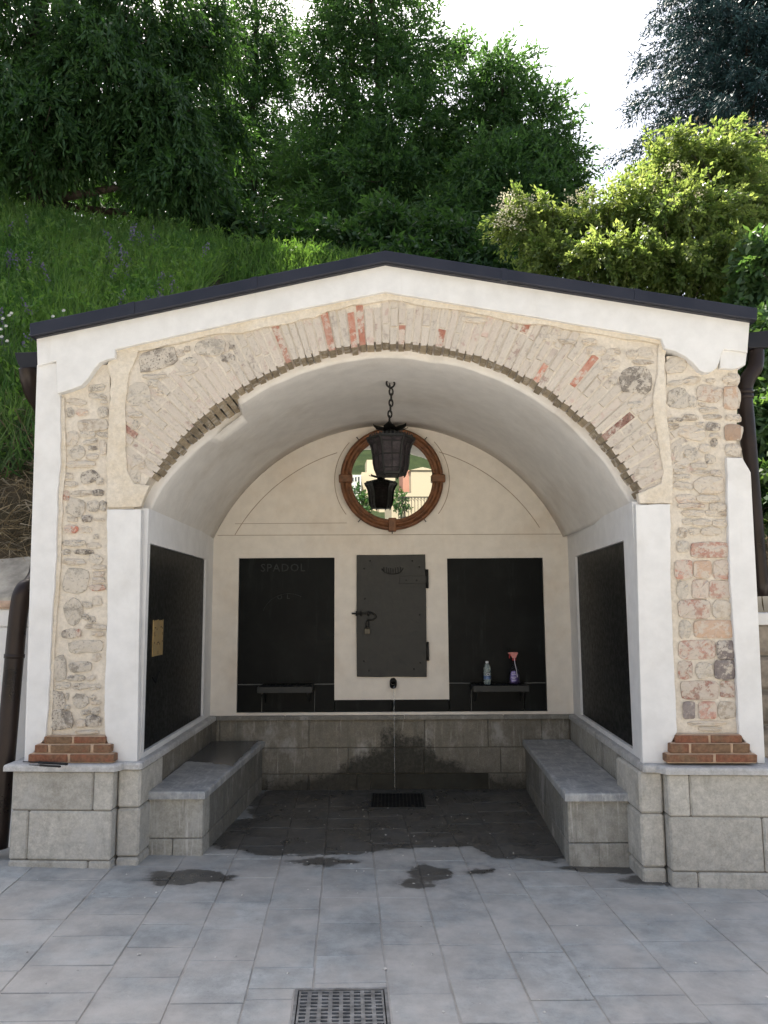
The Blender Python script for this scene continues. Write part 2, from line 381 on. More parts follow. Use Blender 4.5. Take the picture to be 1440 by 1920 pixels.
L_STRAW = leaf_mat('dry_straw', (.16, .125, .075), (.34, .28, .18), .25, tc=(1, 1, 1))
L_WEED = leaf_mat('weed_leaf', (.042, .10, .040), (.105, .165, .07), .45)
L_LILAC = leaf_mat('lilac_flower', (.10, .09, .15), (.19, .17, .26), .2, tc=(1, 1, 1))
L_WHITE = leaf_mat('white_petal', (.6, .6, .55), (.75, .75, .7), .3, tc=(1, 1, 1))
L_CREAM = leaf_mat('cream_flower', (.55, .52, .38), (.70, .66, .48), .3, tc=(1, 1, 1))
M_BARK = plain('bark', (.060, .048, .038), .95, 0, .3, 9, .9)
def earth_mat(name, a, b, s=3):
    g = G(name, .95, .15); n1 = g.noise(s, 8, .7); g.color(g.scale(g.mix(g.rng(n1, .35, .65), a, b), g.rng(g.noise(30, 6, .7), .3, .7, .7, 1.25)))
    g.bump(g.math('ADD', g.noise(12, 8, .7), g.noise(60, 4)), .8, .03); return g.m
M_EARTH = earth_mat('bank_soil', (.060, .052, .030), (.11, .085, .055))
M_FAR = earth_mat('far_hill_green', (.014, .024, .009), (.035, .048, .018), .08)

# ================================================================== THE GROUND
def height(x, y):
    """hillside behind the shelter (the flat street lies in front of it)"""
    y0 = 5.35 if abs(x) > 2.35 else 7.0
    t = min(1, max(0, (y - y0) / (10.9 - y0)))
    right = min(1, max(0, (x - 1.5) / 3.0))
    base = 1.75 - .55 * right if abs(x) > 2.35 else 1.6
    top = 6.35 - .16 * x if x < 0 else 6.35 - .30 * min(x, 6)
    top = max(4.2, min(7.4, top))
    h = base + (top - base) * (t ** .92)
    if y > 10.9: h = top + .10 * (y - 10.9)
    h += .16 * noise.noise((x * .8, y * .8, 3)) + .07 * noise.noise((x * 2.6, y * 2.6, 9))
    return h
def terrain():
    xs = np.concatenate([np.linspace(-60, -7, 14), np.linspace(-6.6, 6.6, 67), np.linspace(7, 60, 14)])
    ys = np.concatenate([np.linspace(5.25, 11.2, 40), np.linspace(11.8, 20, 16), np.linspace(22, 90, 10)])
    v = [(x, y, height(x, y)) for y in ys for x in xs]; nx = len(xs); f = []
    for j in range(len(ys) - 1):
        for i in range(nx - 1):
            cx, cy = (xs[i] + xs[i + 1]) / 2, (ys[j] + ys[j + 1]) / 2
            if abs(cx) < 2.35 and cy < 7.0: continue
            f.append((j * nx + i, j * nx + i + 1, (j + 1) * nx + i + 1, (j + 1) * nx + i))
    return tag(pyd('hillside', v, f, M_EARTH, smooth=True), 'steep grassy bank rising behind the fountain shelter', kind='structure')
terrain()
def street():
    v = []; f = []
    xs = [-300, -60, -20, -8, -4, -2.6, 2.6, 4, 8, 20, 60, 300]; ys = [-20, -14, -8, -3, 0, 2.4]
    for y in ys:
        for x in xs: v.append((x, y, gz(max(-8, min(8, x)), y) - .006))
    n = len(xs)
    for j in range(len(ys) - 1):
        for i in range(n - 1): f.append((j * n + i, j * n + i + 1, (j + 1) * n + i + 1, (j + 1) * n + i))
    b = len(v)                         # strips left and right of the paved forecourt
    for x0, x1 in ((-300, -2.6), (2.6, 300)):
        k = len(v); v += [(x0, 2.4, gz(max(-8, x0), 2.4) - .006 if x0 < 0 else gz(x0, 2.4) - .006), (x1, 2.4, gz(min(8, x1), 2.4) - .006), (x1, 5.6, gz(min(8, x1), 5.6) - .006), (x0, 5.6, gz(max(-8, x0), 5.6) - .006)]
        f.append((k, k + 1, k + 2, k + 3))
    return tag(pyd('street', v, f, M_SLAB), 'flat grey street in front of the fountain', kind='structure')
street()
# paved forecourt: sand bed with one slab object per paving stone
TH = R(3.3); GU = Vector((math.cos(TH), math.sin(TH), 0)); GV = Vector((-math.sin(TH), math.cos(TH), 0)); GO = Vector((0, 3, 0))
def gp(u, v, dz=0.0): p = GO + GU * u + GV * v; p.z = gz(p.x, p.y) + dz; return p
DR = (-.375, -.012, -.09, .285)        # street drain opening in slab coordinates (u0, u1, v0, v1)
us = sorted(set(list(np.linspace(-3.0, 3.4, 33)) + [DR[0], DR[1]])); vv = sorted(set(list(np.linspace(-.75, 3.95, 24)) + [DR[2], DR[3]]))
V = [gp(u, v, .0012) for v in vv for u in us]; FQ = []
for j in range(len(vv) - 1):
    for i in range(len(us) - 1):
        cu, cv = (us[i] + us[i + 1]) / 2, (vv[j] + vv[j + 1]) / 2
        if DR[0] < cu < DR[1] and DR[2] < cv < DR[3]: continue
        n = len(us); FQ.append((j * n + i, j * n + i + 1, (j + 1) * n + i + 1, (j + 1) * n + i))
pave = tag(pyd('pavement', V, FQ, M_PAVEJ), 'grey stone paving with sandy joints in front of and inside the fountain', kind='structure')
def slab(u0, u1, v0, v1):
    if u1 - u0 < .03 or v1 - v0 < .03: return
    g_ = .0032; j_ = lambda: random.uniform(-.003, .003)
    c = [(u0 + g_ + j_(), v0 + g_ + j_()), (u1 - g_ + j_(), v0 + g_ + j_()), (u1 - g_ + j_(), v1 - g_ + j_()), (u0 + g_ + j_(), v1 - g_ + j_())]
    cu, cv = (u0 + u1) / 2, (v0 + v1) / 2; tx, ty, tz = random.uniform(-.008, .008), random.uniform(-.008, .008), random.uniform(0, .0035)
    bot = [gp(u, v, -.02) for u, v in c]; mid = [gp(u, v, .0015 + tz + (u - cu) * tx + (v - cv) * ty) for u, v in c]
    top = [gp(cu + (u - cu) * (1 - .005 / (u1 - u0)), cv + (v - cv) * (1 - .005 / (v1 - v0)), .004 + tz + (u - cu) * tx + (v - cv) * ty) for u, v in c]
    v = bot + mid + top; f = [(8, 9, 10, 11)]
    for a in (0, 4):
        for k in range(4): f.append((a + k, a + (k + 1) % 4, a + 4 + (k + 1) % 4, a + 4 + k))
    pyd('paving_slab', v, f, M_SLAB, pave)
edges = [-2.75]
while edges[-1] < 2.7: edges.append(edges[-1] + (random.uniform(.25, .34) if -1.2 < edges[-1] < .75 else random.uniform(.36, .5)))
for u0, u1 in zip(edges, edges[1:]):
    wide = (u1 - u0) > .35; v = -.6 + random.uniform(-.3, 0)
    while v < 3.75:
        L = random.uniform(.20, .30) if wide else random.choice((random.uniform(.24, .34), random.uniform(.34, .55)))
        a, b = v, v + L; v = b
        p = gp((u0 + u1) / 2, (a + b) / 2)
        if p.y > 5.0 and abs(p.x) > 1.75: continue
        if u1 <= DR[0] or u0 >= DR[1] or b <= DR[2] or a >= DR[3]: slab(u0, u1, a, b); continue
        ca, cb = max(a, DR[2]), min(b, DR[3])
        if a < DR[2]: slab(u0, u1, a, DR[2])
        if b > DR[3]: slab(u0, u1, DR[3], b)
        if u0 < DR[0]: slab(u0, DR[0], ca, cb)
        if u1 > DR[1]: slab(DR[1], u1, ca, cb)

# ================================================================== THE FOUNTAIN SHELTER
sh = thing('fountain_shelter', 'white plastered fountain shelter with exposed brick and stone arch, vaulted niche and stone benches', 'fountain shelter')
WL = lambda y: -1.50 - .016 * (y - 4.68)      # inner faces of the two side walls
WR = lambda y: 1.445 + .036 * (y - 4.56)
ACX, ACZ, AR = -.025, 1.445, 1.645            # vault axis and radius
YB = 6.65
def on_arc(r, a): return ACX + r * math.cos(a), ACZ + r * math.sin(a)

# --- rubble core of the front: two pillars and the arch wall
pl = facade_solid('pillar', rough_poly([(72, 684), (206, 684), (206, 957), (258, 957), (252, 1432), (50, 1432)], 20, 0), .0315, .26, M_MORTAR, sh, 0)
pr = facade_solid('pillar', rough_poly([(1250, 668), (1383, 668), (1383, 720), (1380, 860), (1400, 892), (1428, 1432), (1214, 1432), (1202, 947), (1250, 947)], 20, 0), .0315, .26, M_MORTAR, sh, 0)
bm = bmesh.new(); NA = 72; a0, a1 = math.radians(156.3), math.radians(23.7)
fr = []
for i in range(NA + 1):
    a = a0 + (a1 - a0) * i / NA; x, z = on_arc(1.705, a); fr.append(Vector((x, fy(x, .03), z)))
xl, xr = fac(199.5, 955, .03), fac(1261.5, 947, .03)
topl, tpm, topr = fac(199.5, 630, .03), fac(722, 520, .03), fac(1261.5, 615, .03)
fr[0].z = min(fr[0].z, xl.z); fr[-1].z = min(fr[-1].z, xr.z)
def top_at(x):
    if x < tpm.x: t = (x - topl.x) / (tpm.x - topl.x); z = topl.z + (tpm.z - topl.z) * t
    else: t = (x - tpm.x) / (topr.x - tpm.x); z = tpm.z + (topr.z - tpm.z) * t
    return z
lo = [Vector((xl.x, xl.y, xl.z))] + fr + [Vector((xr.x, xr.y, xr.z))]
hi = [Vector((p.x, fy(p.x, .03), top_at(p.x))) for p in lo]
rows = []
for p, q in zip(lo, hi):
    rows.append([bm.verts.new(p), bm.verts.new(q), bm.verts.new(q + Vector((0, .15, 0))), bm.verts.new(p + Vector((0, .15, 0)))])
for A, B in zip(rows, rows[1:]):
    for k in range(4): bm.faces.new((A[k], A[(k + 1) % 4], B[(k + 1) % 4], B[k]))
bm.faces.new(rows[0]); bm.faces.new(rows[-1][::-1])
arch = ob('arch', bm, M_MORTAR, sh)

# --- stones of the two pillars and spandrels (outline, then a low uneven dome)
def make_stone(cx, cy, w_, h_, ang, kind, parent, square=False, off=.03, proud=.014):
    n = 14; ca, sa = math.cos(R(ang)), math.sin(R(ang)); s0 = random.uniform(0, 99); pw = .42 if square else random.uniform(.62, .85)
    ring = []
    for k in range(n):
        t = 2 * math.pi * (k + .5) / n; x = math.copysign(abs(math.cos(t)) ** pw, math.cos(t)); y = math.copysign(abs(math.sin(t)) ** pw, math.sin(t))
        j = 1 + (.10 if square else .26) * noise.noise((math.cos(t) * 1.5, math.sin(t) * 1.5, s0))
        ring.append((x * w_ / 2 * j, y * h_ / 2 * j))
    v = []; f = []; pr_ = proud * random.uniform(.6, 1.25)
    for s_, o_ in ((1.0, .008), (.94, -pr_ * .7), (.62, -pr_)):
        for k, (x, y) in enumerate(ring):
            q = fac(cx + (x * ca - y * sa) * s_, cy + (x * sa + y * ca) * s_, off + o_ + (.010 * noise.noise((x * .3 + s0, y * .3, 2)) + random.uniform(-.002, .002) if s_ < 1 else 0)); v.append(q)
    v.append(fac(cx, cy, off - pr_ * 1.05))
    for a in (0, n):
        for k in range(n): f.append((a + k, a + (k + 1) % n, a + n + (k + 1) % n, a + n + k))
    for k in range(n): f.append((2 * n + k, 2 * n + (k + 1) % n, 3 * n))
    pyd('stone' if kind not in 'khs' else 'stone_block', v, f, STONE[kind], parent)
def stones(lst, ox, oy, s, parent, offmap=None):
    for t in lst:
        cx, cy, w_, h_, a, k = t
        make_stone(ox + cx / s, oy + cy / s, w_ / s * 1.13, h_ / s * 1.13, a, k, parent, k in 'khs')
stones([(675, 420, 150, 60, -8, 'g'), (690, 495, 150, 50, 5, 'g'), (490, 545, 160, 60, 8, 'b'), (740, 545, 60, 35, 0, 'b'), (440, 640, 65, 80, 0, 'g'),
        (545, 640, 100, 60, 0, 'p'), (735, 635, 90, 90, 0, 'g'), (640, 755, 270, 110, -4, 'b'), (600, 838, 130, 60, 0, 'g'), (455, 870, 110, 125, 10, 'b'),
        (735, 842, 100, 45, 15, 'g'), (620, 905, 130, 40, -12, 'g'), (640, 960, 80, 45, 0, 'd'), (735, 960, 60, 120, 0, 'b'), (505, 1000, 130, 100, -25, 'g'),
        (635, 1035, 110, 55, -5, 'b'), (530, 1108, 230, 56, -2, 'b'), (610, 1222, 150, 115, -20, 'd'), (705, 1258, 60, 60, -20, 'g'), (425, 1215, 75, 58, 0, 'b'),
        (445, 1288, 120, 48, 0, 'b'), (405, 1390, 50, 85, 0, 'r'), (540, 1368, 180, 50, -3, 'b'), (690, 1360, 100, 56, 0, 'd'), (490, 1495, 165, 140, 5, 'g'),
        (645, 1485, 105, 95, 5, 'g'), (735, 1480, 60, 90, 0, 'g'), (590, 1597, 85, 60, 0, 'd'), (460, 1602, 95, 48, 0, 'b'), (700, 1605, 90, 26, 0, 'b'),
        (445, 1690, 125, 65, 2, 'r'), (585, 1697, 90, 55, 0, 'b'), (670, 1758, 44, 42, 0, 'g'), (470, 1818, 190, 58, 0, 'g'), (650, 1838, 120, 48, 0, 'b'),
        (395, 1900, 85, 50, 0, 'g'), (560, 1898, 180, 44, 0, 'd')], 40, 640, 4.8, pl)
stones([(665, 40, 120, 78, 20, 'g'), (470, 65, 190, 58, 0, 'b'), (700, 115, 115, 40, 0, 'b'), (490, 240, 230, 225, 0, 'g'), (695, 175, 105, 46, 0, 'p'),
        (690, 233, 105, 55, 0, 'p'), (685, 298, 135, 56, 0, 'r'), (680, 420, 85, 80, 0, 'b'), (470, 510, 160, 205, 0, 'g'), (590, 452, 90, 46, 15, 'g'),
        (575, 560, 56, 55, 0, 'd'), (637, 585, 65, 55, 0, 'd'), (670, 650, 170, 48, 3, 'b'), (690, 715, 100, 46, 0, 'b'), (435, 712, 130, 80, -5, 'd'),
        (515, 705, 45, 65, 0, 'r'), (570, 830, 320, 122, -5, 'g'), (345, 1020, 110, 235, 0, 'g'), (675, 930, 80, 58, -30, 'b'), (535, 1010, 200, 98, -3, 'g'),
        (490, 1112, 160, 48, 0, 'g'), (625, 1112, 70, 38, -20, 'b'), (370, 1180, 130, 62, 0, 'g'), (530, 1187, 140, 56, 0, 'd'), (660, 1190, 105, 54, 0, 'g'),
        (335, 1308, 120, 160, 0, 'd'), (408, 1275, 26, 58, 0, 'g'), (412, 1372, 50, 44, 0, 'g'), (535, 1312, 130, 122, 0, 'g'), (645, 1285, 50, 40, 0, 'd'),
        (670, 1332, 90, 46, 0, 'b'), (355, 1488, 200, 180, 0, 'd'), (575, 1420, 80, 44, -5, 'g'), (665, 1408, 76, 58, -10, 'g'), (530, 1520, 80, 74, 0, 'b'),
        (645, 1502, 135, 108, 0, 'd'), (595, 1597, 200, 34, 0, 'b')], 40, 1040, 4.8, pl)
stones([(370, 215, 180, 130, -5, 'b'), (370, 375, 150, 44, -8, 'b'), (520, 350, 150, 58, -10, 'b'), (685, 355, 80, 38, 0, 'b'), (850, 340, 105, 56, 0, 'b'),
        (395, 520, 180, 175, 0, 'g'), (675, 470, 215, 145, 3, 'p'), (865, 510, 125, 195, 0, 'h'), (520, 545, 66, 95, 0, 'g'), (660, 615, 150, 54, 0, 'b'),
        (610, 570, 60, 30, 0, 'b'), (510, 685, 140, 52, 0, 'b'), (700, 680, 160, 38, 0, 'b'), (875, 685, 115, 46, 0, 'b'), (360, 708, 140, 42, -3, 'd'),
        (345, 765, 100, 48, 0, 'b'), (590, 745, 64, 38, 0, 'b'), (705, 770, 115, 74, 0, 'd'), (510, 822, 250, 104, 8, 'b'), (725, 850, 105, 38, 0, 'b'),
        (880, 820, 135, 140, 0, 'h'), (715, 915, 65, 74, 0, 'd'), (885, 975, 135, 90, 10, 'b'), (395, 1000, 85, 145, 0, 'b'), (518, 1015, 115, 104, 0, 'g'),
        (632, 960, 90, 68, 0, 'b'), (682, 1060, 85, 80, 0, 'g'), (420, 1115, 110, 54, 0, 'b'), (575, 1120, 150, 48, 0, 'b'), (400, 1167, 100, 38, 0, 'b'),
        (590, 1178, 160, 42, 0, 'b'), (735, 1185, 90, 48, 0, 'p'), (430, 1217, 160, 44, 0, 'g'), (430, 1300, 175, 70, 8, 'b'), (670, 1295, 260, 150, 0, 'b'),
        (460, 1418, 175, 70, 0, 'p'), (660, 1415, 190, 66, 0, 'b'), (505, 1477, 220, 46, 0, 'p'), (755, 1490, 150, 72, 0, 'b'), (530, 1548, 190, 52, 0, 'b'),
        (735, 1548, 195, 54, 0, 'b'), (480, 1625, 90, 54, 0, 'g'), (610, 1630, 160, 58, 0, 'b'), (770, 1635, 125, 62, 0, 'b'), (430, 1725, 90, 84, 0, 'b'),
        (535, 1710, 95, 62, 0, 'b'), (690, 1712, 165, 76, 0, 'b'), (435, 1850, 100, 100, 0, 'g'), (680, 1878, 330, 130, 0, 'k')], 1190, 640, 4.8, pr)
stones([(440, 132, 150, 160, 0, 'k'), (610, 132, 150, 150, 0, 'h'), (785, 135, 140, 158, 0, 'k'), (430, 315, 100, 148, 0, 'g'), (592, 310, 140, 158, 0, 'k'),
        (770, 315, 190, 156, 0, 'k'), (540, 490, 270, 158, 0, 'k'), (785, 490, 165, 156, 0, 'b'), (455, 670, 110, 156, 0, 'g'), (715, 670, 345, 152, 0, 'h'),
        (560, 855, 315, 162, 0, 'k'), (820, 855, 148, 162, 0, 's'), (455, 1040, 128, 150, 0, 'k'), (627, 1040, 148, 130, 0, 'g'), (812, 1035, 178, 162, 0, 's'),
        (585, 1220, 325, 160, 0, 'k'), (838, 1210, 135, 136, 0, 'k'), (490, 1400, 105, 148, 0, 's'), (655, 1400, 158, 148, 0, 'k'), (828, 1400, 168, 148, 0, 'b'),
        (650, 1520, 330, 44, 0, 'b'), (690, 1568, 200, 34, 0, 'b')], 1190, 1040, 4.8, pr)
stones([(410, 308, 380, 200, -12, 'd'), (975, 168, 315, 170, -5, 'g'), (760, 320, 140, 84, 0, 'g'), (1145, 285, 150, 86, 0, 'd'), (655, 232, 90, 76, 0, 'p'),
        (390, 475, 250, 48, 0, 'b'), (670, 447, 210, 46, -8, 'b'), (370, 545, 100, 80, 0, 'g'), (210, 660, 245, 195, -10, 'g'), (440, 640, 70, 60, 0, 'b'),
        (180, 870, 140, 56, 0, 'b'), (185, 975, 50, 90, 0, 'g'), (215, 1390, 130, 120, 0, 'b'), (180, 1512, 130, 125, 0, 'g'), (1190, 170, 56, 50, 0, 'd'), (725, 190, 60, 60, 0, 'b')], 220, 620, 5.538, arch)
stones([(1160, 500, 190, 168, 0, 'd'), (905, 318, 120, 54, 0, 'b'), (1015, 325, 82, 40, 0, 'b'), (1130, 340, 60, 50, 0, 'b'), (1000, 400, 110, 46, 0, 'b'),
        (960, 450, 80, 54, 0, 'b'), (1012, 505, 54, 40, 0, 'g'), (870, 265, 84, 35, 0, 'b'), (640, 240, 90, 46, 5, 'b'), (735, 265, 110, 34, 5, 'b'),
        (160, 130, 160, 36, 3, 'b'), (1150, 650, 90, 44, 0, 'g'), (1185, 700, 64, 38, 0, 'b'), (1210, 1085, 140, 84, 0, 'b'), (1195, 390, 120, 30, 0, 'b'), (1215, 330, 90, 60, 0, 'b')], 840, 560, 3.273, arch)

# --- bricks of the arch: one ring at the crown, two at the haunches
EX = lambda d: .24 * (149 - d) / 24 if 125 < d < 149 else .03 * max(0, 1 - abs(d - 80) / 4)
def arch_brick(r0, r1, a, wd, kind, off=.03, back=.125):
    v = []
    da = wd / ((r0 + r1) / 2) / 2; j = lambda s_: random.uniform(-s_, s_)
    for y_ in (off - random.uniform(.002, .010), off + (back - .03)):
        for rr, aa in ((r0 + j(.003), a - da), (r1 + j(.004), a - da * 1.02), (r1 + j(.004), a + da * 1.02), (r0 + j(.003), a + da)):
            x, z = on_arc(rr, aa + j(.0012)); v.append((x, fy(x, y_ + j(.002)), z))
    f = [(3, 2, 1, 0), (4, 5, 6, 7), (0, 1, 5, 4), (1, 2, 6, 5), (2, 3, 7, 6), (3, 0, 4, 7)]
    o = pyd('brick', v, f, kind, arch)
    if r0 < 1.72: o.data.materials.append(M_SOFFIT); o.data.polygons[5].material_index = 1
a = math.radians(149.5)
reds = [math.radians(t) for t in (111.5, 101, 97.0, 94.2, 86.2, 57.5, 127)]
while a > math.radians(26.0):
    wd = random.uniform(.034, .046); a -= (wd / 2 + .005) / 1.75
    x, z = on_arc(1.75, a)
    if x < 0: lim = (fac(722, 571).z - .0) + (x + .02) * (fac(722, 571).z - fac(240, 655).z) / (-.02 - fac(240, 655).x) * -1 * -1
    t_ = abs(x + .02) / 1.64; ztop = 3.49 - (.385 if x < 0 else .36) * t_ - .05
    rm = (ztop - ACZ) / max(.2, math.sin(a))
    if abs(x) > .95: rm = min(rm, AR + .46)
    rm = min(rm, AR + .50)
    near_red = min(abs(a - q) for q in reds) < .0125
    def pick(): 
        u = random.random()
        return M_RBRICK if u < .012 else M_DBRICK if u < .025 else M_LGREY if u < .45 else M_LBRICK
    r = 1.686 + random.uniform(-.007, .013); first = True
    while r < rm - .06:
        L = random.choice((.115, .24, .24)) * random.uniform(.9, 1.1); r1 = min(r + L, rm - random.uniform(0, .02))
        if rm - r1 < .05: r1 = rm - random.uniform(0, .02)
        if r1 - r > .035:
            arch_brick(r, r1, a + random.uniform(-.002, .002), wd, M_RBRICK if near_red and first else pick(), back=(.24 + EX(math.degrees(a))) if first else .06)
        first = False; r = r1 + .010
    a -= (wd / 2 + .005) / 1.75

# --- plaster pieces of the front
fascia = [(68, 632), (395, 561), (722, 490), (1064, 546.5), (1406, 603), (1402, 661), (1380, 657), (1358, 655), (1352, 663), (1349, 678), (1344, 690), (1334, 697), (1322, 699), (1312, 694), (1300, 680), (1285, 668), (1266, 658), (1247, 653),
          (1240, 635), (980, 590), (722, 547), (470, 598), (216, 655), (215, 671), (200, 674), (186, 680), (176, 692), (165, 709), (152, 723), (130, 731), (107, 738), (105, 677), (70, 686)]
facade_solid('gable_band', rough_poly(fascia, 14, .35, 3), -.018, .32, M_WHITE, sh, .005)
facade_solid('plaster_strip', rough_poly([(69, 684), (106, 680), (112, 742), (113, 870), (108, 920), (105, 1040), (98, 1150), (93, 1255), (90, 1330), (85, 1384), (66, 1405), (53, 1432), (45, 1432), (57, 1050)], 8, 1.0, 11, keep=(0, 12, 13, 11)), 0, .045, M_WHITE, sh)
xi = lambda px, py: px
lb, lt = fac(264.5, 955), fac(257, 1432)
facade_solid('plaster_strip', rough_poly([(200, 955), (264.5, 955), (257, 1432), (216, 1432), (209, 1415), (197, 1378), (195, 1330), (196, 1290), (198, 1240), (201, 1160), (201, 1040)], 8, 1.0, 17, keep=(1, 2)), 0, .045, M_WHITE, sh)
facade_solid('plaster_strip', rough_poly([(1192, 946), (1257, 945), (1258, 1100), (1262, 1200), (1266, 1290), (1270, 1372), (1258, 1395), (1249, 1432), (1205, 1432), (1198, 1190)], 8, 1.0, 23, keep=(8, 9)), 0, .045, M_WHITE, sh)
facade_solid('plaster_strip', rough_poly([(1363, 858), (1392, 858), (1408, 886), (1422, 1150), (1435, 1432), (1421, 1432), (1398, 1392), (1386, 1376), (1383, 1300), (1377, 1200), (1370, 1100), (1365, 960)], 8, .9, 29, keep=(2, 3, 4)), 0, .045, M_WHITE, sh)
facade_solid('plaster_strip', rough_poly([(1350, 656), (1401, 660), (1398, 684), (1376, 692), (1350, 690)], 8, .5, 31), .0, .30, M_WHITE, sh)
# cream render bands between the rubble fields
top_edge = [(216, 650), (470, 594), (722, 543), (980, 586), (1244, 632)]
low = []
for i in range(44):
    x = 1244 - i * (1244 - 240) / 43; yb = 547 + (722 - x) * .2134 if x < 722 else 547 + (x - 722) * .170
    k = 12 + 9 * noise.noise((x * .012, 2, 4)) + 3 * noise.noise((x * .05, 7, 4)) + (10 if 450 < x < 640 else 0) * .6
    low.append((x, yb + k))
facade_solid('render_band', top_edge + low, .008, .05, M_BAND, sh, .006)
facade_solid('render_band', rough_poly([(200, 684), (214, 655), (262, 645), (257, 668), (241, 700), (235, 760), (235, 830), (238, 880), (250, 906), (280, 910), (265, 950), (201, 952), (199, 860), (206, 745), (207, 712)], 8, 1.6, 41), .013, .04, M_BAND, sh, .006)
facade_solid('render_band', rough_poly([(1236, 640), (1248, 652), (1247, 700), (1251, 780), (1262, 880), (1261, 944), (1200, 944), (1196, 925), (1240, 905), (1244, 880), (1239, 850), (1227, 790), (1224, 745), (1233, 700)], 8, 1.6, 43), .013, .04, M_BAND, sh, .006)
facade_solid('render_band', rough_poly([(113, 745), (120, 745), (124, 870), (117, 930), (114, 1050), (106, 1160), (100, 1260), (96, 1380), (86, 1384), (91, 1330), (94, 1255), (99, 1150), (106, 1040), (109, 920)], 8, 1.0, 47), .016, .03, M_BAND, sh, .004)
# lumps of the ragged right-hand corner
for cy, w_, h_ in ((712, 26, 26), (745, 30, 40), (785, 26, 16), (812, 34, 30), (848, 34, 24)):
    make_stone(1374 + random.uniform(0, 4), cy, w_, h_, 0, 'b', pr, off=.045, proud=.02)

# --- stepped brick bases of the pillars
def brick_base(courses, label):
    base = link(bpy.data.objects.new('brick_base', None), sh)
    bm = bmesh.new(); offs = (-.022, -.045, -.068)
    for (y0, y1, xs_), o in zip(courses, offs):
        x0, x1 = xs_[0][0], xs_[-1][1]
        P = [fac(x0 + 1.0, y1 + 2.4, o + .007), fac(x1 - 1.0, y1 + 2.4, o + .007)]; Q = [fac(x0 + 1.0, y0 - 1.2, o + .007), fac(x1 - 1.0, y0 - 1.2, o + .007)]
        bk = Vector((0, .13, 0)); add_hexa(bm, [P[0], P[1], P[1] + bk, P[0] + bk, Q[0], Q[1], Q[1] + bk, Q[0] + bk], .006)
    ob('mortar_bed', bm, M_BASEM, base)
    for (y0, y1, xs_), o in zip(courses, offs):
        for k, (x0, x1) in enumerate(xs_):
            bm = bmesh.new(); j = lambda: random.uniform(-.6, .6)
            P = [fac(x0 + j(), y1 + j() * .5, o), fac(x1 + j(), y1 + j() * .5, o)]; Q = [fac(x0 + j(), y0 + j() * .5, o), fac(x1 + j(), y0 + j() * .5, o)]
            bk = Vector((0, .07, 0)); add_hexa(bm, [P[0], P[1], P[1] + bk, P[0] + bk, Q[0], Q[1], Q[1] + bk, Q[0] + bk], .003)
            ob('brick', bm, M_BASEB, base)
def cc(l, ox, oy, s=4.8): return [(oy + a / s, oy + b / s, [(ox + p / s, ox + q / s) for p, q in xs_]) for a, b, xs_ in l]
brick_base(cc([(1640, 1697, [(203, 450), (470, 755)]), (1715, 1781, [(120, 235), (262, 618), (645, 805)]), (1799, 1866, [(60, 412), (435, 830)])], 40, 1040), 'left')
brick_base(cc([(1628, 1695, [(370, 665), (688, 968)]), (1705, 1785, [(320, 492), (515, 868), (890, 1040)]), (1800, 1868, [(288, 708), (735, 1105)])], 1190, 1040), 'right')

# --- roof
facade_solid('roof', [(55, 606), (723, 469), (1421, 577), (1420, 600), (722, 490.5), (56, 631)], -.075, 2.45, M_ROOF, sh, .006)
bm = bmesh.new()
for i in range(1, 5):                  # folded seams of the metal sheet
    pass
add_hexa(bm, [fac(60, 634, -.055), fac(722, 494, -.055), fac(722, 494, .3), fac(60, 634, .3), fac(60, 629, -.055), fac(722, 489, -.055), fac(722, 489, .3), fac(60, 629, .3)])
add_hexa(bm, [fac(722, 494, -.055), fac(1416, 603, -.055), fac(1416, 603, .3), fac(722, 494, .3), fac(722, 489, -.055), fac(1416, 598, -.055), fac(1416, 598, .3), fac(722, 489, .3)])
ob('roof_batten', bm, M_GUTTER, sh)
for xa_, xb_, ya_, yb_ in ((240, 252, 568.5, 566), (470, 482, 521, 518.5), (940, 952, 503, 504.8), (1190, 1202, 541.4, 543.2)):
    facade_solid('roof_lap', [(xa_, ya_ - 1), (xb_, yb_ - 1), (xb_, yb_ + 22), (xa_, ya_ + 22)], -.079, .03, M_ROOF, sh, .001)
for x0, x1 in ((-2.17, -1.89), (1.865, 2.07)):   # plain outer flanks of the building
    bm = bmesh.new(); add_box(bm, x0, x1, 4.985, 6.88, -.1, 3.16, .01); ob('outer_wall', bm, M_WHITE, sh)
# --- gutters and downpipes
for P in ([(27, 661), (74, 659), (74, 690), (66, 694), (43, 695), (33, 682)], [(1398, 624), (1450, 618), (1450, 640), (1440, 651), (1408, 652), (1398, 648)]):
    facade_solid('gutter', P, .14, 2.1, M_GUTTER, sh, .004)
def downpipe(path, rad, brackets, label):
    bm = bmesh.new(); add_tube(bm, smooth_path(path, 7), rad, 14); o = ob('downpipe', bm, M_PIPE, sh, True); o['label'] = label
    for a_, b_ in brackets:
        bm = bmesh.new(); d = (Vector(b_) - Vector(a_)).normalized() * .012; add_tube(bm, [Vector(a_) - d, Vector(a_) + d], rad + .005, 14); ob('bracket', bm, M_PIPE, o, True)
downpipe([aty(52, 690, 4.86), aty(55, 712, 4.88), aty(63, 738, 4.95), aty(82, 775, 5.08), aty(86, 850, 5.1), aty(80, 1000, 5.1), aty(72, 1070, 5.02), aty(58, 1096, 4.93), aty(44, 1108, 4.88), aty(36, 1140, 4.87), aty(27, 1230, 4.85), aty(14, 1380, 4.8), aty(-4, 1590, 4.78)], .056,
         [(aty(27, 1230, 4.85), aty(25.7, 1245, 4.85))], 'brown downpipe leaning outward at its foot')
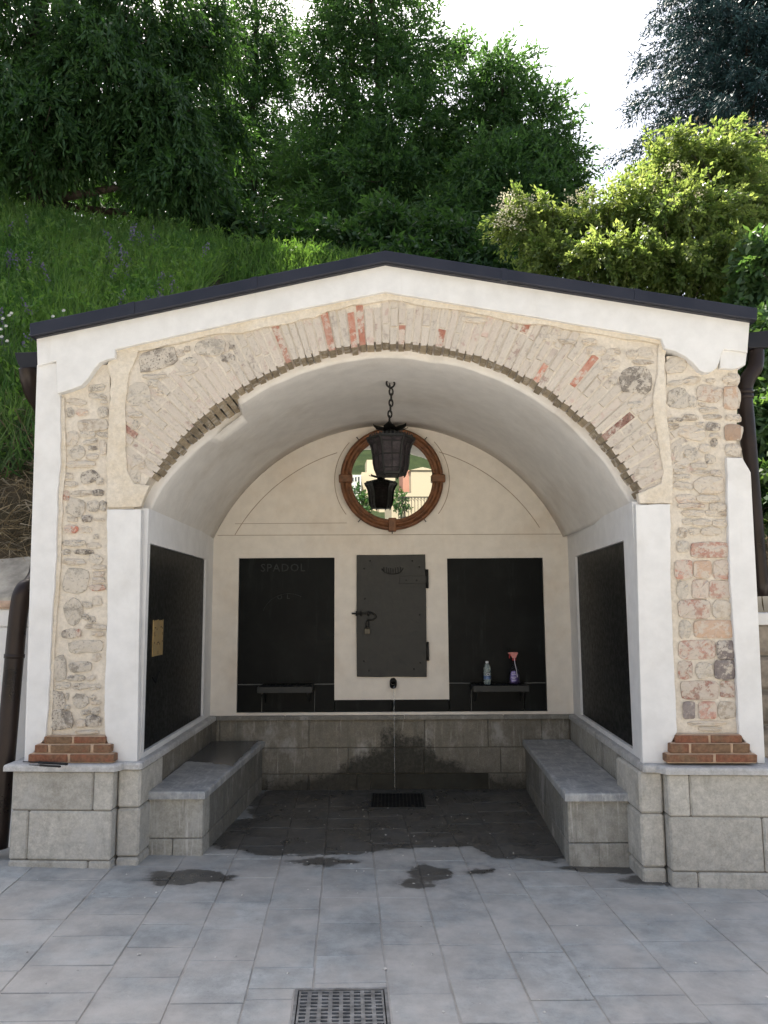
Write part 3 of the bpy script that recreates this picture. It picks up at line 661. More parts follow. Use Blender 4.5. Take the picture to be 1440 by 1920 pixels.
pr_path = [aty(1417, 646, 4.72), aty(1418, 668, 4.72), aty(1415, 690, 4.71), aty(1401, 712, 4.70), aty(1396, 738, 4.70), aty(1401, 800, 4.70), aty(1413, 950, 4.70), aty(1428, 1118, 4.70)]
downpipe(pr_path, .047, [(aty(1397, 745, 4.7), aty(1398, 757, 4.7)), (aty(1396.2, 736, 4.7), aty(1396.5, 741, 4.7))], 'glossy brown downpipe with swan neck')

# --- plaster skins with openings (side walls, back wall)
def skin(name, O, U, N, us_, zs_, holes, m, parent, depth=.03, thick=.2):
    """plaster wall with rectangular openings: O + U*u + Z*z, N points into the room"""
    us_ = sorted(set(us_)); zs_ = sorted(set(zs_)); bm = bmesh.new(); vc = {}
    inh = lambda u, z: any(h[0] < u < h[1] and h[2] < z < h[3] for h in holes)
    def V_(u, z, d):
        k = (round(u, 4), round(z, 4), round(d, 4))
        if k not in vc: vc[k] = bm.verts.new(O + U * u + Vector((0, 0, z)) - N * d)
        return vc[k]
    cells = {}
    for i in range(len(us_) - 1):
        for j in range(len(zs_) - 1): cells[i, j] = not inh((us_[i] + us_[i + 1]) / 2, (zs_[j] + zs_[j + 1]) / 2)
    for (i, j), s_ in cells.items():
        u0, u1, z0, z1 = us_[i], us_[i + 1], zs_[j], zs_[j + 1]
        if s_: bm.faces.new((V_(u0, z0, 0), V_(u1, z0, 0), V_(u1, z1, 0), V_(u0, z1, 0)))
        for di, dj, (p, q) in ((-1, 0, ((u0, z0), (u0, z1))), (1, 0, ((u1, z1), (u1, z0))), (0, -1, ((u1, z0), (u0, z0))), (0, 1, ((u0, z1), (u1, z1)))):
            nb = cells.get((i + di, j + dj))
            if s_ and nb is False: bm.faces.new((V_(*p, 0), V_(*q, 0), V_(*q, depth), V_(*p, depth)))
            if s_ and nb is None: bm.faces.new((V_(*p, 0), V_(*q, 0), V_(*q, thick), V_(*p, thick)))
    u0, u1, z0, z1 = us_[0], us_[-1], zs_[0], zs_[-1]
    bm.faces.new((V_(u0, z0, thick), V_(u0, z1, thick), V_(u1, z1, thick), V_(u1, z0, thick)))
    return ob(name, bm, m, parent)
def panel_on(O, U, N, u0, u1, z0, z1, d, m, parent, name='stone_panel', t=.02, bev=.003):
    bm = bmesh.new(); g_ = .002
    P = lambda u, z, dd: O + U * u + Vector((0, 0, z)) - N * dd
    add_hexa(bm, [P(u0 + g_, z0 + g_, d), P(u1 - g_, z0 + g_, d), P(u1 - g_, z0 + g_, d + t), P(u0 + g_, z0 + g_, d + t), P(u0 + g_, z1 - g_, d), P(u1 - g_, z1 - g_, d), P(u1 - g_, z1 - g_, d + t), P(u0 + g_, z1 - g_, d + t)], bev)
    return ob(name, bm, m, parent)
y0L, y0R = 4.745, 4.608
OL = Vector((WL(y0L), y0L, 0)); UL = (Vector((WL(6.65), 6.65, 0)) - OL).normalized(); NL = Vector((UL.y, -UL.x, 0))
OR = Vector((WR(y0R), y0R, 0)); UR = (Vector((WR(6.65), 6.65, 0)) - OR).normalized(); NR = Vector((-UR.y, UR.x, 0))
lw = skin('side_wall', OL, UL, NL, [0, .055, 1.64, 1.93], [.58, .645, 1.912, 2.125], [(.055, 1.64, .645, 1.912)], M_JAMB, sh, .03, .38)
rw = skin('side_wall', OR, UR, NR, [0, .23, 1.75, 2.06], [.58, .645, 1.912, 2.125], [(.23, 1.75, .645, 1.912)], M_JAMB, sh, .03, .38)
panel_on(OL, UL, NL, .055, 1.64, .645, 1.912, .018, M_PANEL, lw)
panel_on(OR, UR, NR, .23, 1.75, .645, 1.912, .018, M_PANEL, rw)
# brass plate with an uneven top edge on the left panel
bm = bmesh.new(); pv = lambda u, z, d: OL + UL * u + Vector((0, 0, z)) - NL * d
prof = [(.225, 1.205), (.45, 1.205), (.45, 1.435), (.43, 1.425), (.40, 1.433), (.375, 1.423), (.337, 1.437), (.30, 1.423), (.275, 1.433), (.245, 1.425), (.225, 1.435)]
A = [bm.verts.new(pv(u, z, .012)) for u, z in prof]; B = [bm.verts.new(pv(u, z, .018)) for u, z in prof]
bm.faces.new(A); bm.faces.new(B[::-1])
for i in range(len(A)): bm.faces.new((A[i], B[i], B[(i + 1) % len(A)], A[(i + 1) % len(A)]))
bmesh.ops.triangulate(bm, faces=[f for f in bm.faces if len(f.verts) > 4]); ob('brass_plaque', bm, M_BRASS, lw)
bm = bmesh.new()                       # worn ornament lines on the plaque
for u, z, du, dz in ((.262, 1.385, .030, .008), (.30, 1.375, .012, .012), (.395, 1.388, .026, .008), (.425, 1.38, .010, .012), (.25, 1.35, .008, .02), (.257, 1.335, .012, .008), (.425, 1.345, .006, .02), (.25, 1.29, .012, .012), (.43, 1.295, .012, .012), (.335, 1.29, .035, .008), (.31, 1.28, .01, .014), (.37, 1.28, .01, .014), (.335, 1.225, .008, .02)):
    add_hexa(bm, [pv(u - du / 2, z - dz / 2, .0105), pv(u + du / 2, z - dz / 2, .0105), pv(u + du / 2, z - dz / 2, .0125), pv(u - du / 2, z - dz / 2, .0125), pv(u - du / 2, z + dz / 2, .0105), pv(u + du / 2, z + dz / 2, .0105), pv(u + du / 2, z + dz / 2, .0125), pv(u - du / 2, z + dz / 2, .0125)])
ob('plaque_ornament', bm, M_BRASSD, lw)
# faint carved chevron below the plaque
bm = bmesh.new()
for a_, b_ in (((.24, 1.075), (.315, 1.035)), ((.315, 1.035), (.40, 1.10))): add_tube(bm, [pv(*a_, .018), pv(*b_, .018)], .006, 5)
ob('carved_mark', bm, M_BLACK, lw)

OB = Vector((0, YB, 0)); UB = Vector((1, 0, 0)); NB = Vector((0, -1, 0))
bk = skin('back_wall', OB, UB, NB, [-1.75, -1.311, -.486, .481, 1.303, 1.75], [.58, .635, .737, 1.923, 1.937, 3.35],
          [(-1.311, -.486, .635, 1.937), (.481, 1.303, .635, 1.923), (-.486, .481, .635, .737)], M_INNER, sh, .03, .25)
ZS = .868
for x0, x1, z0, z1 in ((-1.311, -.486, ZS, 1.937), (.481, 1.303, ZS, 1.923), (-1.311, -1.10, .635, ZS), (-1.10, -.655, .635, ZS), (-.655, -.486, .635, ZS),
                       (-.486, .0, .635, .737), (.0, .481, .635, .737), (.481, .665, .635, ZS), (.665, 1.115, .635, ZS), (1.115, 1.303, .635, ZS)):
    panel_on(OB, UB, NB, x0, x1, z0, z1, .014 + random.uniform(0, .003), M_PANEL, bk)
bm = bmesh.new()                       # pale joint line above the lower slabs
for x0, x1 in ((-1.308, -1.09), (-.66, -.49), (.486, .66), (1.12, 1.30)): add_tube(bm, [(x0, YB + .012, ZS + random.uniform(-.003, .003)), ((x0 + x1) / 2, YB + .012, ZS + random.uniform(-.003, .003)), (x1, YB + .012, ZS)], .004, 5)
for x in (-1.10, -.655, .665): add_tube(bm, [(x, YB + .012, .64), (x + .003, YB + .012, ZS - .06)], .003, 5)
ob('panel_joint', bm, plain('pale_joint', (.16, .16, .15), .9), bk)
def text_on(s_, loc, size, m, parent, name, extr=.002, rot=0.0, sx=1.0):
    c = bpy.data.curves.new(name, 'FONT'); c.body = s_; c.size = size; c.extrude = extr; c.align_x = 'CENTER'; c.align_y = 'CENTER'; c.resolution_u = 2; c.space_character = 1.15
    o = bpy.data.objects.new(name, c); o.location = loc; o.rotation_euler = Matrix(((1, 0, 0), (0, 0, 1), (0, -1, 0))).transposed().to_euler()
    o.rotation_euler = (R(90), R(-rot), 0); o.scale = (sx, 1, 1); col.objects.link(o); bpy.context.view_layer.update()
    me = bpy.data.meshes.new_from_object(o.evaluated_get(bpy.context.evaluated_depsgraph_get())); me.transform(o.matrix_world)
    bpy.data.objects.remove(o); me.materials.clear(); return mesh_obj(name, me, m, parent)
cx_, cz_ = aty(530, 1065, YB).x, aty(530, 1065, YB).z
text_on('SPADOL', (cx_, YB + .0135, cz_), .095, M_CARVE, bk, 'carved_letters', .0015, 0, 1.0)
# carved ring segment with two letters
rc = aty(540, 1165, YB); rr = .235
bm = bmesh.new(); add_tube(bm, [(rc.x + rr * math.cos(t), YB + .0145, rc.z + rr * math.sin(t)) for t in np.linspace(R(62), R(158), 22)], .0022, 5); ob('carved_ring', bm, M_CARVE, bk)
p = aty(524, 1120, YB); text_on('O', (p.x, YB + .0135, p.z), .055, M_CARVE, bk, 'carved_letters', .0015, 8)
p = aty(540, 1119, YB); text_on('L', (p.x, YB + .0135, p.z), .055, M_CARVE, bk, 'carved_letters', .0015, 0)
# grooves on the lunette
bm = bmesh.new()
mcx, mcz = .013, 2.61
def arc(cx, cz, r, t0, t1, n=30): return [(cx + r * math.cos(R(t)), YB - .001, cz + r * math.sin(R(t))) for t in np.linspace(t0, t1, n)]
add_tube(bm, arc(-.02, 1.40, 1.52, 151, 107, 36), .0032, 5); add_tube(bm, arc(-.02, 1.40, 1.52, 73, 31, 36), .0032, 5)
add_tube(bm, arc(mcx, mcz, .50, 138, 217, 30), .0032, 5); add_tube(bm, arc(mcx, mcz, .50, 42, -37, 30), .0032, 5)
add_tube(bm, [(-1.35, YB - .001, 2.235), (-.38, YB - .001, 2.235)], .0022, 5)
add_tube(bm, [(-1.5, YB - .001, 2.135), (1.5, YB - .001, 2.125)], .0025, 5)
ob('groove', bm, plain('groove_shadow_line', (.38, .30, .22), .9), bk)
# --- vault
bm = bmesh.new(); NV = 120; t0, t1 = R(156.6), R(23.4); rings = []
for i in range(NV + 1):
    a = t0 + (t1 - t0) * i / NV; ring = []
    jg = .022 * noise.noise((a * 9, 1, 2)) + .006 * noise.noise((a * 30, 1, 2))
    r_in = AR + .004 * noise.noise((a * 14, 5, 5))
    fo = .165 + EX(math.degrees(a))
    for rr, oy in ((AR + .17, fo), (r_in + .020, fo + jg), (r_in + .004, fo + .007 + jg), (r_in, fo + .018 + jg)): x, z = on_arc(rr, a); ring.append(bm.verts.new((x, fy(x, oy), z)))
    for yy in np.linspace(5.0, YB + .01, 8): x, z = on_arc(AR + .006 * noise.noise((a * 3, yy * 1.5, 1)), a); ring.append(bm.verts.new((x, yy, z)))
    x, z = on_arc(AR + .17, a); ring.append(bm.verts.new((x, YB + .01, z))); rings.append(ring)
for A, B in zip(rings, rings[1:]):
    n = len(A)
    for k in range(n): bm.faces.new((A[k], B[k], B[(k + 1) % n], A[(k + 1) % n]))
bm.faces.new(rings[0]); bm.faces.new(rings[-1][::-1])
vo = ob('vault', bm, M_VAULT, sh, True)

# --- pedestals, ledge, dado, benches
def block(parent, x0, x1, y0, y1, z0, z1, m, name='stone_block', bev=.006, shear=None):
    bm = bmesh.new(); g_ = .002; P = []
    for z in (z0 + g_, z1 - g_):
        for x, y in ((x0 + g_, y0), (x1 - g_, y0), (x1 - g_, y1), (x0 + g_, y1)): P.append(Vector((x, y + (shear(x) if shear else 0), z)))
    add_hexa(bm, P, bev); return ob(name, bm, m, parent)
YP = lambda x: 4.535 - .045 * x
ZL = .575
def pedestal(xa, xb, xi0, xi1, rows_, yi):
    """front block courses between xa..xb, a set-back slip between xi0..xi1"""
    o = link(bpy.data.objects.new('pedestal', None), sh)
    bm = bmesh.new(); a, b = min(xa, xb), max(xa, xb); zb = -.06
    add_hexa(bm, [Vector((a + .012, YP(a) + .012, zb)), Vector((b - .012, YP(b) + .012, zb)), Vector((b - .012, 5.1, zb)), Vector((a + .012, 5.1, zb)),
                  Vector((a + .012, YP(a) + .012, ZL)), Vector((b - .012, YP(b) + .012, ZL)), Vector((b - .012, 5.1, ZL)), Vector((a + .012, 5.1, ZL))])
    ob('joint_fill', bm, M_JOINT, o)
    for z0, z1, xs_ in rows_:
        e = [a] + xs_ + [b]
        for x0, x1 in zip(e, e[1:]):
            dx = random.uniform(-.003, .003)
            block(o, x0, x1, dx, .4, z0, z1, M_PED, shear=YP, bev=.009)
    a, b = min(xi0, xi1), max(xi0, xi1)
    for z0, z1, _ in rows_: block(o, a, b, yi + random.uniform(-.002, .002), yi + .45, z0, z1, M_PED, bev=.012)
    return o
X = lambda px, y: aty(px, 1500, y).x
pedestal(-2.215, -1.615, -1.612, -1.475, [(-.05, .078, [X(167, 4.6)]), (.078, .352, [X(50, 4.6)]), (.352, ZL, [X(172, 4.6)])], 4.675)
pedestal(1.528, 2.17, 1.388, 1.525, [(-.08, .055, [X(1302, 4.46)]), (.055, .345, [X(1425, 4.46)]), (.345, ZL, [X(1295, 4.46)])], 4.535)
def cope(P, m=M_COPE, z1=.615, bev=.014, name='coping'):
    bm = bmesh.new(); plan_solid(bm, P, ZL + .002, z1, bev); return ob(name, bm, m, sh)
cope([(-2.255, 5.2), (-2.255, YP(-2.255) - .03), (-1.600, YP(-1.6) - .03), (-1.575, YP(-1.575) + .005), (-1.568, 4.648), (-1.475, 4.642), (-1.462, 4.655), (-1.462, 5.2)])
cope([(-1.70, 5.203), (-1.463, 5.203), (-1.468, 5.9), (-1.70, 5.9)]); cope([(-1.70, 5.903), (-1.468, 5.903), (-1.474, 6.617), (-1.70, 6.617)])
cope([(2.21, 5.2), (1.43, 5.2), (1.408, 4.512), (1.418, 4.500), (1.475, 4.500), (1.490, YP(1.49) + .004), (1.512, YP(1.512) - .03), (2.21, YP(2.21) - .03)])
cope([(1.70, 5.203), (1.70, 5.95), (1.452, 5.95), (1.431, 5.203)]); cope([(1.70, 5.953), (1.70, 6.617), (1.472, 6.617), (1.452, 5.953)])
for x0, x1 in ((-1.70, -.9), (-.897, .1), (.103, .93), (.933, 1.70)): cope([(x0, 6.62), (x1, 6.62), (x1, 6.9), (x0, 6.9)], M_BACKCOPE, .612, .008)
# base of the side walls under the ledge
for s_, xf in ((-1, lambda y: WL(y) + .012), (1, lambda y: WR(y) - .030)):
    o = link(bpy.data.objects.new('ledge_wall', None), sh)
    for z0, z1, ys_ in ((-.05, .075, (5.14, 5.9, 6.66)), (.075, .352, (5.14, 5.5, 6.2, 6.66)), (.352, ZL, (5.14, 5.65, 6.3, 6.66))):
        for ya, yb in zip(ys_, ys_[1:]):
            xa, xb = xf(ya), xf(yb); bm = bmesh.new(); q = .25 * s_
            add_hexa(bm, [Vector((xa, ya + .002, z0 + .002)), Vector((xa + q, ya + .002, z0 + .002)), Vector((xb + q, yb - .002, z0 + .002)), Vector((xb, yb - .002, z0 + .002)),
                          Vector((xa, ya + .002, z1 - .002)), Vector((xa + q, ya + .002, z1 - .002)), Vector((xb + q, yb - .002, z1 - .002)), Vector((xb, yb - .002, z1 - .002))], .005)
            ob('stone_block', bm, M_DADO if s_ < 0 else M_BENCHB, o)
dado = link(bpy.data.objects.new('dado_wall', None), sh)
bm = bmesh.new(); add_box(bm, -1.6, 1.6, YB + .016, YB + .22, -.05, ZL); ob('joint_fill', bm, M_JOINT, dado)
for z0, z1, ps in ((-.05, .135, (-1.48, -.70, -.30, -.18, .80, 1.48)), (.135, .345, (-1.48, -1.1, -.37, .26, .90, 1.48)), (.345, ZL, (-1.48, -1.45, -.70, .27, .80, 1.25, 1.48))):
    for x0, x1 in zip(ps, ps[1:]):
        low = z0 < 0 and x0 == -.18       # low wet recess behind the floor drain, its darkness put into the block colour
        block(dado, x0, x1, YB + (.011 if low else .004) + random.uniform(-.003, .003), YB + .1, z0, z1, M_WETDARK if low else M_DADO, bev=.004)
# benches
def bench(inner_f, inner_b, outer, yf, zj, xj, name):
    o = link(bpy.data.objects.new('bench', None), sh); s_ = 1 if inner_f > outer(yf) else -1
    lf, lb_ = inner_f, inner_b
    P = [(outer(yf - .03), yf - .035), (lf, yf - .035), (lb_, 6.643), (outer(6.6), 6.643)]
    if s_ < 0: P = P[::-1]
    # gently worn seat slab
    bm = bmesh.new(); plan_solid(bm, P, .362, .408, .012); ob('seat_slab', bm, M_SEAT, o)
    i = .02; xo = lambda y: outer(y); xi_ = lambda y: lf + (lb_ - lf) * (y - yf) / (6.64 - yf) - s_ * i
    def blk(x0a, x1a, x0b, x1b, ya, yb, z0, z1, m):
        bm = bmesh.new(); g_ = .002
        add_hexa(bm, [Vector((x0a, ya + g_, z0 + g_)), Vector((x1a, ya + g_, z0 + g_)), Vector((x1b, yb - g_, z0 + g_)), Vector((x0b, yb - g_, z0 + g_)),
                      Vector((x0a, ya + g_, z1 - g_)), Vector((x1a, ya + g_, z1 - g_)), Vector((x1b, yb - g_, z1 - g_)), Vector((x0b, yb - g_, z1 - g_))], .005)
        ob('stone_block', bm, m, o)
    ye = yf + .16
    blk(xo(yf), xi_(yf), xo(ye), xi_(ye), yf, ye, zj, .362, M_BENCHB)
    blk(xo(yf), xj - .002, xo(ye), xj - .002, yf, ye, -.06, zj, M_BENCHB); blk(xj + .002, xi_(yf), xj + .002, xi_(ye), yf, ye, -.06, zj, M_BENCHB)
    for ya, yb, z0, z1 in ((ye, 5.62, zj, .362), (5.62, 6.64, zj, .362), (ye, 5.35, -.06, zj), (5.35, 6.1, -.06, zj), (6.1, 6.64, -.06, zj)):
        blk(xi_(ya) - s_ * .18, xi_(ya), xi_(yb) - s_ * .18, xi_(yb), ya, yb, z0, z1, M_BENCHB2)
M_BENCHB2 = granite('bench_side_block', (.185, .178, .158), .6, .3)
bench(-1.135, -1.065, lambda y: WL(y) + .016, 4.875, .125, -1.335, 'l')
bench(1.018, 1.085, lambda y: WR(y) - .034, 4.785, .115, 1.215, 'r')

# --- metal service door with hinges, bolt, padlock
door = link(bpy.data.objects.new('metal_door', None), sh)
bm = bmesh.new(); v = [(-.295, .930), (-.10, .926), (.05, .929), (.150, .926), (.293, .925), (.296, 1.5), (.293, 1.956), (.0, 1.953), (-.20, 1.954), (-.295, 1.955), (-.297, 1.4)]
A = [bm.verts.new((x, YB - .026, z)) for x, z in v]; B = [bm.verts.new((x, YB - .001, z)) for x, z in v]; f0 = bm.faces.new(A); bm.faces.new(B[::-1])
for i in range(len(A)): bm.faces.new((A[i], B[i], B[(i + 1) % len(A)], A[(i + 1) % len(A)]))
bmesh.ops.recalc_face_normals(bm, faces=bm.faces); bmesh.ops.bevel(bm, geom=list(f0.edges), offset=.004, segments=1, affect='EDGES', profile=.5)
ob('door_leaf', bm, M_IRON, door)
def dpx(cx, cy): p = aty(640 + cx / 6, 1020 + cy / 6, YB); return p.x, p.z
def dbox(name, c0, c1, y0, y1, m, bev=.002, par=None):
    (x0, z1), (x1, z0) = dpx(*c0), dpx(*c1); bm = bmesh.new(); add_box(bm, x0, x1, y0, y1, z0, z1, bev); return ob(name, bm, m, par or door)
dbox('hinge_strap', (652, 362), (950, 442), YB - .036, YB - .024, M_IRON)
for c0, c1 in (((948, 288), (978, 498)), ((953, 1100), (984, 1312))):
    (x0, z1), (x1, z0) = dpx(*c0), dpx(*c1); bm = bmesh.new(); add_tube(bm, [((x0 + x1) / 2, YB - .022, z0), ((x0 + x1) / 2, YB - .022, z1)], .013, 10); ob('hinge', bm, M_IRON2, door, True)
bm = bmesh.new()
for cx, cy in ((325, 190), (797, 192), (257, 277), (876, 262), (730, 410), (845, 408), (265, 617), (880, 795), (255, 1315), (310, 1420), (815, 1405), (885, 1338)):
    x, z = dpx(cx, cy); yy = YB - .026 if cx not in (730, 845) else YB - .036; add_lathe(bm, (x, yy, z), [(.0075, 0), (.006, -.004), (.002, -.006)], 8, 'Y')
o = ob('rivet', bm, M_IRON2, door); o['kind'] = 'stuff'
bm = bmesh.new()                       # sliding bolt with a curled handle
pts = [dpx(120, 783), dpx(260, 782), dpx(340, 775), dpx(385, 795), dpx(392, 825), dpx(360, 850), dpx(295, 852)]
add_tube(bm, [(x, YB - .043, z) for x, z in pts], .007, 8)
for cx in (172, 222, 305): x, z = dpx(cx, 782); add_box(bm, x - .006, x + .006, YB - .055, YB - .022, z - .02, z + .02)
ob('bolt', bm, M_IRON2, door, True)
bm = bmesh.new(); x, z = dpx(295, 900); add_tube(bm, [(x + .013 * math.cos(t), YB - .045, z + .025 * math.sin(t)) for t in np.linspace(0, 2 * math.pi, 14)], .004, 6, False)
x, z = dpx(295, 940); add_tube(bm, [(x + .015 * math.cos(t), YB - .047, z - .005 + .018 * math.sin(t)) for t in np.linspace(0, math.pi, 9)], .004, 6); ob('shackle', bm, M_IRON2, door)
dbox('padlock', (262, 950), (326, 1010), YB - .056, YB - .034, M_LOCK, .003)
# cast emblem: a small hull shape with ribs
bm = bmesh.new()
hull = [dpx(455, 280), dpx(485, 318), dpx(530, 336), dpx(580, 340), dpx(630, 334), dpx(668, 315), dpx(692, 275)]
add_tube(bm, [(x, YB - .027, z) for x, z in hull], .0055, 6)
for cx, cy0, cy1 in ((478, 262, 312), (505, 262, 328), (530, 275, 335), (553, 270, 338), (580, 280, 338), (606, 268, 336), (635, 262, 330), (662, 262, 318)):
    a_, b_ = dpx(cx, cy0), dpx(cx + 4, cy1); add_tube(bm, [(a_[0], YB - .027, a_[1]), (b_[0], YB - .027, b_[1])], .0042, 6)
ob('cast_emblem', bm, M_IRON2, door)
# --- spout
sp = dpx(583, 1552)
bm = bmesh.new(); c = Vector((sp[0], YB, sp[1]))
rings = add_lathe(bm, c, [(.030, 0), (.030, -.055), (.025, -.056), (.022, -.052), (.020, .0)], 16, 'Y')
for v in bm.verts: v.co.z -= max(0, (YB - v.co.y)) * .25; v.co.z = c.z + (v.co.z - c.z) * 1.2
ob('spout', bm, M_IRON2, sh, True)
bm = bmesh.new(); add_lathe(bm, c + Vector((0, -.006, 0)), [(.021, 0), (.0, .001)], 12, 'Y'); ob('spout_bore', bm, M_BLACK, sh)
# --- grated metal shelves
for xa, xb in ((-1.105, -.655), (.665, 1.120)):
    s_ = link(bpy.data.objects.new('grated_shelf', None), sh); bm = bmesh.new(); zt = .868
    add_box(bm, xa, xb, YB - .20, YB - .185, zt - .05, zt - .002, .002); ob('front_rail', bm, M_GRATE, s_)
    for x in (xa, xb - .012): bm = bmesh.new(); add_box(bm, x, x + .012, YB - .183, YB + .012, zt - .05, zt - .002, .002); ob('side_rail', bm, M_GRATE, s_)
    k = 17
    for i in range(k):
        x = xa + .02 + (xb - xa - .05) * i / (k - 1); bm = bmesh.new(); add_box(bm, x, x + .012, YB - .184, YB + .010, zt - .016, zt, .001); ob('slat', bm, M_GRATE, s_)
    for x in (xa + .03, xb - .045):
      bm = bmesh.new(); add_hexa(bm, [Vector((x, YB - .17, zt - .06)), Vector((x + .012, YB - .17, zt - .06)), Vector((x + .012, YB + .012, zt - .15)), Vector((x, YB + .012, zt - .15)), Vector((x, YB - .17, zt - .05)), Vector((x + .012, YB - .17, zt - .05)), Vector((x + .012, YB + .012, zt - .05)), Vector((x, YB + .012, zt - .05))])
      ob('bracket', bm, M_GRATE, s_)

# ================================================================== WATER
bm = bmesh.new(); pts = []; rad = []
for i, t in enumerate(np.linspace(0, 1, 40)):
    z = sp[1] - .03 + (.02 - sp[1] + .03) * t ** 1.25; pts.append((sp[0] + .006 + .004 * noise.noise((t * 14, 1, 0)), YB - .055 - .055 * t ** .5, z)); rad.append(max(.0012, .0026 * (1 - .4 * t) + .0034 * noise.noise((t * 22, 3, 0))))
add_tube(bm, pts, rad, 7); ob('water', bm, M_WATER, None, True); tag(bpy.data.objects['water'], 'thin trickle of water falling from the spout', kind='structure')

# ================================================================== MIRROR
MN = Vector((.04, -1, -.04)).normalized(); mq = (-MN).to_track_quat('Y', 'Z').to_matrix().to_4x4()
MC = Vector((.013, YB - .055, 2.61))
mir = thing('round_mirror', 'round mirror in a brown moulded wooden frame on the back wall of the niche', 'mirror'); mir.matrix_world = Matrix.Translation(MC) @ mq
def mobj(name, bm, m, smooth=True): return ob(name, bm, m, mir, smooth)
bm = bmesh.new(); add_lathe(bm, (0, 0, 0), [(.445, .035), (.447, .0), (.438, -.018), (.427, -.024), (.418, -.022), (.413, -.004), (.409, -.004), (.403, -.030), (.388, -.032), (.381, -.006), (.376, -.006), (.372, -.016), (.360, -.010), (.352, .004), (.350, .012)], 72, 'Y'); mobj('frame', bm, M_WOOD)
bm = bmesh.new(); r0 = add_lathe(bm, (0, .008, 0), [(.354, 0)], 64, 'Y')[0]; bm.faces.new(r0); mobj('mirror_glass', bm, M_MIRROR, False)
bm = bmesh.new(); r0 = add_lathe(bm, (0, .011, 0), [(.43, 0), (.43, .02)], 48, 'Y'); bm.faces.new(r0[0]); bm.faces.new(r0[1]); mobj('backing', bm, M_WOOD, False)
for k in range(4):
    a = k * math.pi / 2; bm = bmesh.new(); add_box(bm, .340, .458, -.042, .03, -.034, .034, .006, Matrix.Rotation(-a, 4, 'Y')); mobj('collar', bm, M_WOOD, False)
bm = bmesh.new()
for a in (50, 130, 232, 308, 270):
    d = Vector((math.cos(R(a)), 0, math.sin(R(a)))); add_tube(bm, [d * .440, d * .470, d * .474], [.004, .004, .008], 6)
mobj('screw', bm, M_IRON2)

# ================================================================== LANTERN
LX, LY = .005, 5.3
lz = lambda cy: aty(733, 690 + cy / 5.143, LY).z
lan = thing('hanging_lantern', 'black wrought iron hexagonal lantern hanging on a chain from the vault', 'lantern'); lan.location = (LX, LY, 0)
K = lambda c: c / 5.143 / F * LY * 1.02
PH = R(3)
prof = [(K(228), lz(695)), (K(200), lz(735)), (K(182), lz(785)), (K(172), lz(850)), (K(168), lz(920)), (K(156), lz(980)), (K(136), lz(1022))]
hexp = lambda r, z, k: Vector((r * math.cos(PH + k * math.pi / 3), r * math.sin(PH + k * math.pi / 3), z))
for k in range(6):                     # glass panes and the ribs between them
    bm = bmesh.new()
    rows_ = [(bm.verts.new(hexp(r * .965, z, k)), bm.verts.new(hexp(r * .965, z, k + 1))) for r, z in prof]
    for a_, b_ in zip(rows_, rows_[1:]): bm.faces.new((a_[0], a_[1], b_[1], b_[0]))
    ob('pane', bm, M_LGLASS, lan)
    bm = bmesh.new(); add_tube(bm, [hexp(r, z, k) for r, z in prof], .008, 5); ob('rib', bm, M_IRON2, lan)
    bm = bmesh.new()                   # scrolled bar in front of the pane
    mid = [(hexp(r, z, k) + hexp(r, z, k + 1)) / 2 for r, z in prof]
    add_tube(bm, mid, .0035, 5)
    for i in (1, 3, 5): add_tube(bm, [hexp(prof[i][0], prof[i][1], k), hexp(prof[i][0], prof[i][1], k + 1)], .004, 5)
    ob('bar', bm, M_IRON2, lan)
bm = bmesh.new()
add_lathe(bm, (0, 0, 0), [(K(95), lz(625)), (K(150), lz(640)), (K(238), lz(672)), (K(240), lz(690)), (K(226), lz(702)), (K(215), lz(690))], 6, 'Z', PH)
ob('rim', bm, M_IRON2, lan)
bm = bmesh.new()
for k in range(36):
    a = 2 * math.pi * k / 36; add_box(bm, -.004, .004, -.004, .004, -.006, .008, 0, Matrix.Translation((K(222) * .93 * math.cos(a), K(222) * .93 * math.sin(a), lz(662))))
ob('beading', bm, M_IRON2, lan)
bm = bmesh.new(); r_ = add_lathe(bm, (0, 0, 0), [(K(150), lz(1015)), (K(146), lz(1035)), (K(120), lz(1042)), (.0, lz(1042))], 6, 'Z', PH)
for k in range(6): add_tube(bm, [hexp(K(135), lz(1036), k), hexp(K(120), lz(1060), k)], [.008, .002], 5)
ob('base', bm, M_IRON2, lan)
bm = bmesh.new(); add_lathe(bm, (0, 0, 0), [(.012, lz(545)), (.02, lz(575)), (K(52), lz(605)), (K(62), lz(622)), (K(95), lz(628))], 12); ob('neck', bm, M_IRON2, lan, True)
for k in range(6):                     # curled leaves of the crown
    a = k * math.pi / 3 + .4; d = Vector((math.cos(a), math.sin(a), 0)); s_ = Vector((-math.sin(a), math.cos(a), 0)); bm = bmesh.new(); rows_ = []
    for r, z, wd in ((.01, lz(612), .020), (.055, lz(596), .044), (.095, lz(584), .040), (.120, lz(574), .022), (.132, lz(560), .003)):
        c = d * (r * 1.0) + Vector((0, 0, z)); rows_.append([bm.verts.new(c - s_ * wd), bm.verts.new(c + Vector((0, 0, .006))), bm.verts.new(c + s_ * wd)])
    for A, B in zip(rows_, rows_[1:]):
        for q in range(2): bm.faces.new((A[q], A[q + 1], B[q + 1], B[q]))
    bmesh.ops.solidify(bm, geom=bm.faces[:], thickness=.002); ob('crown_leaf', bm, M_IRON2, lan)
ch = link(bpy.data.objects.new('chain', None), lan)
def add_ring(bm, c, rx, rz, th, ang, n=14):
    d = Vector((math.cos(ang), math.sin(ang), 0)); add_tube(bm, [Vector(c) + d * rx * math.cos(t) + Vector((0, 0, rz * math.sin(t))) for t in np.linspace(0, 2 * math.pi, n)], th, 6, False)
zc = lz(148)
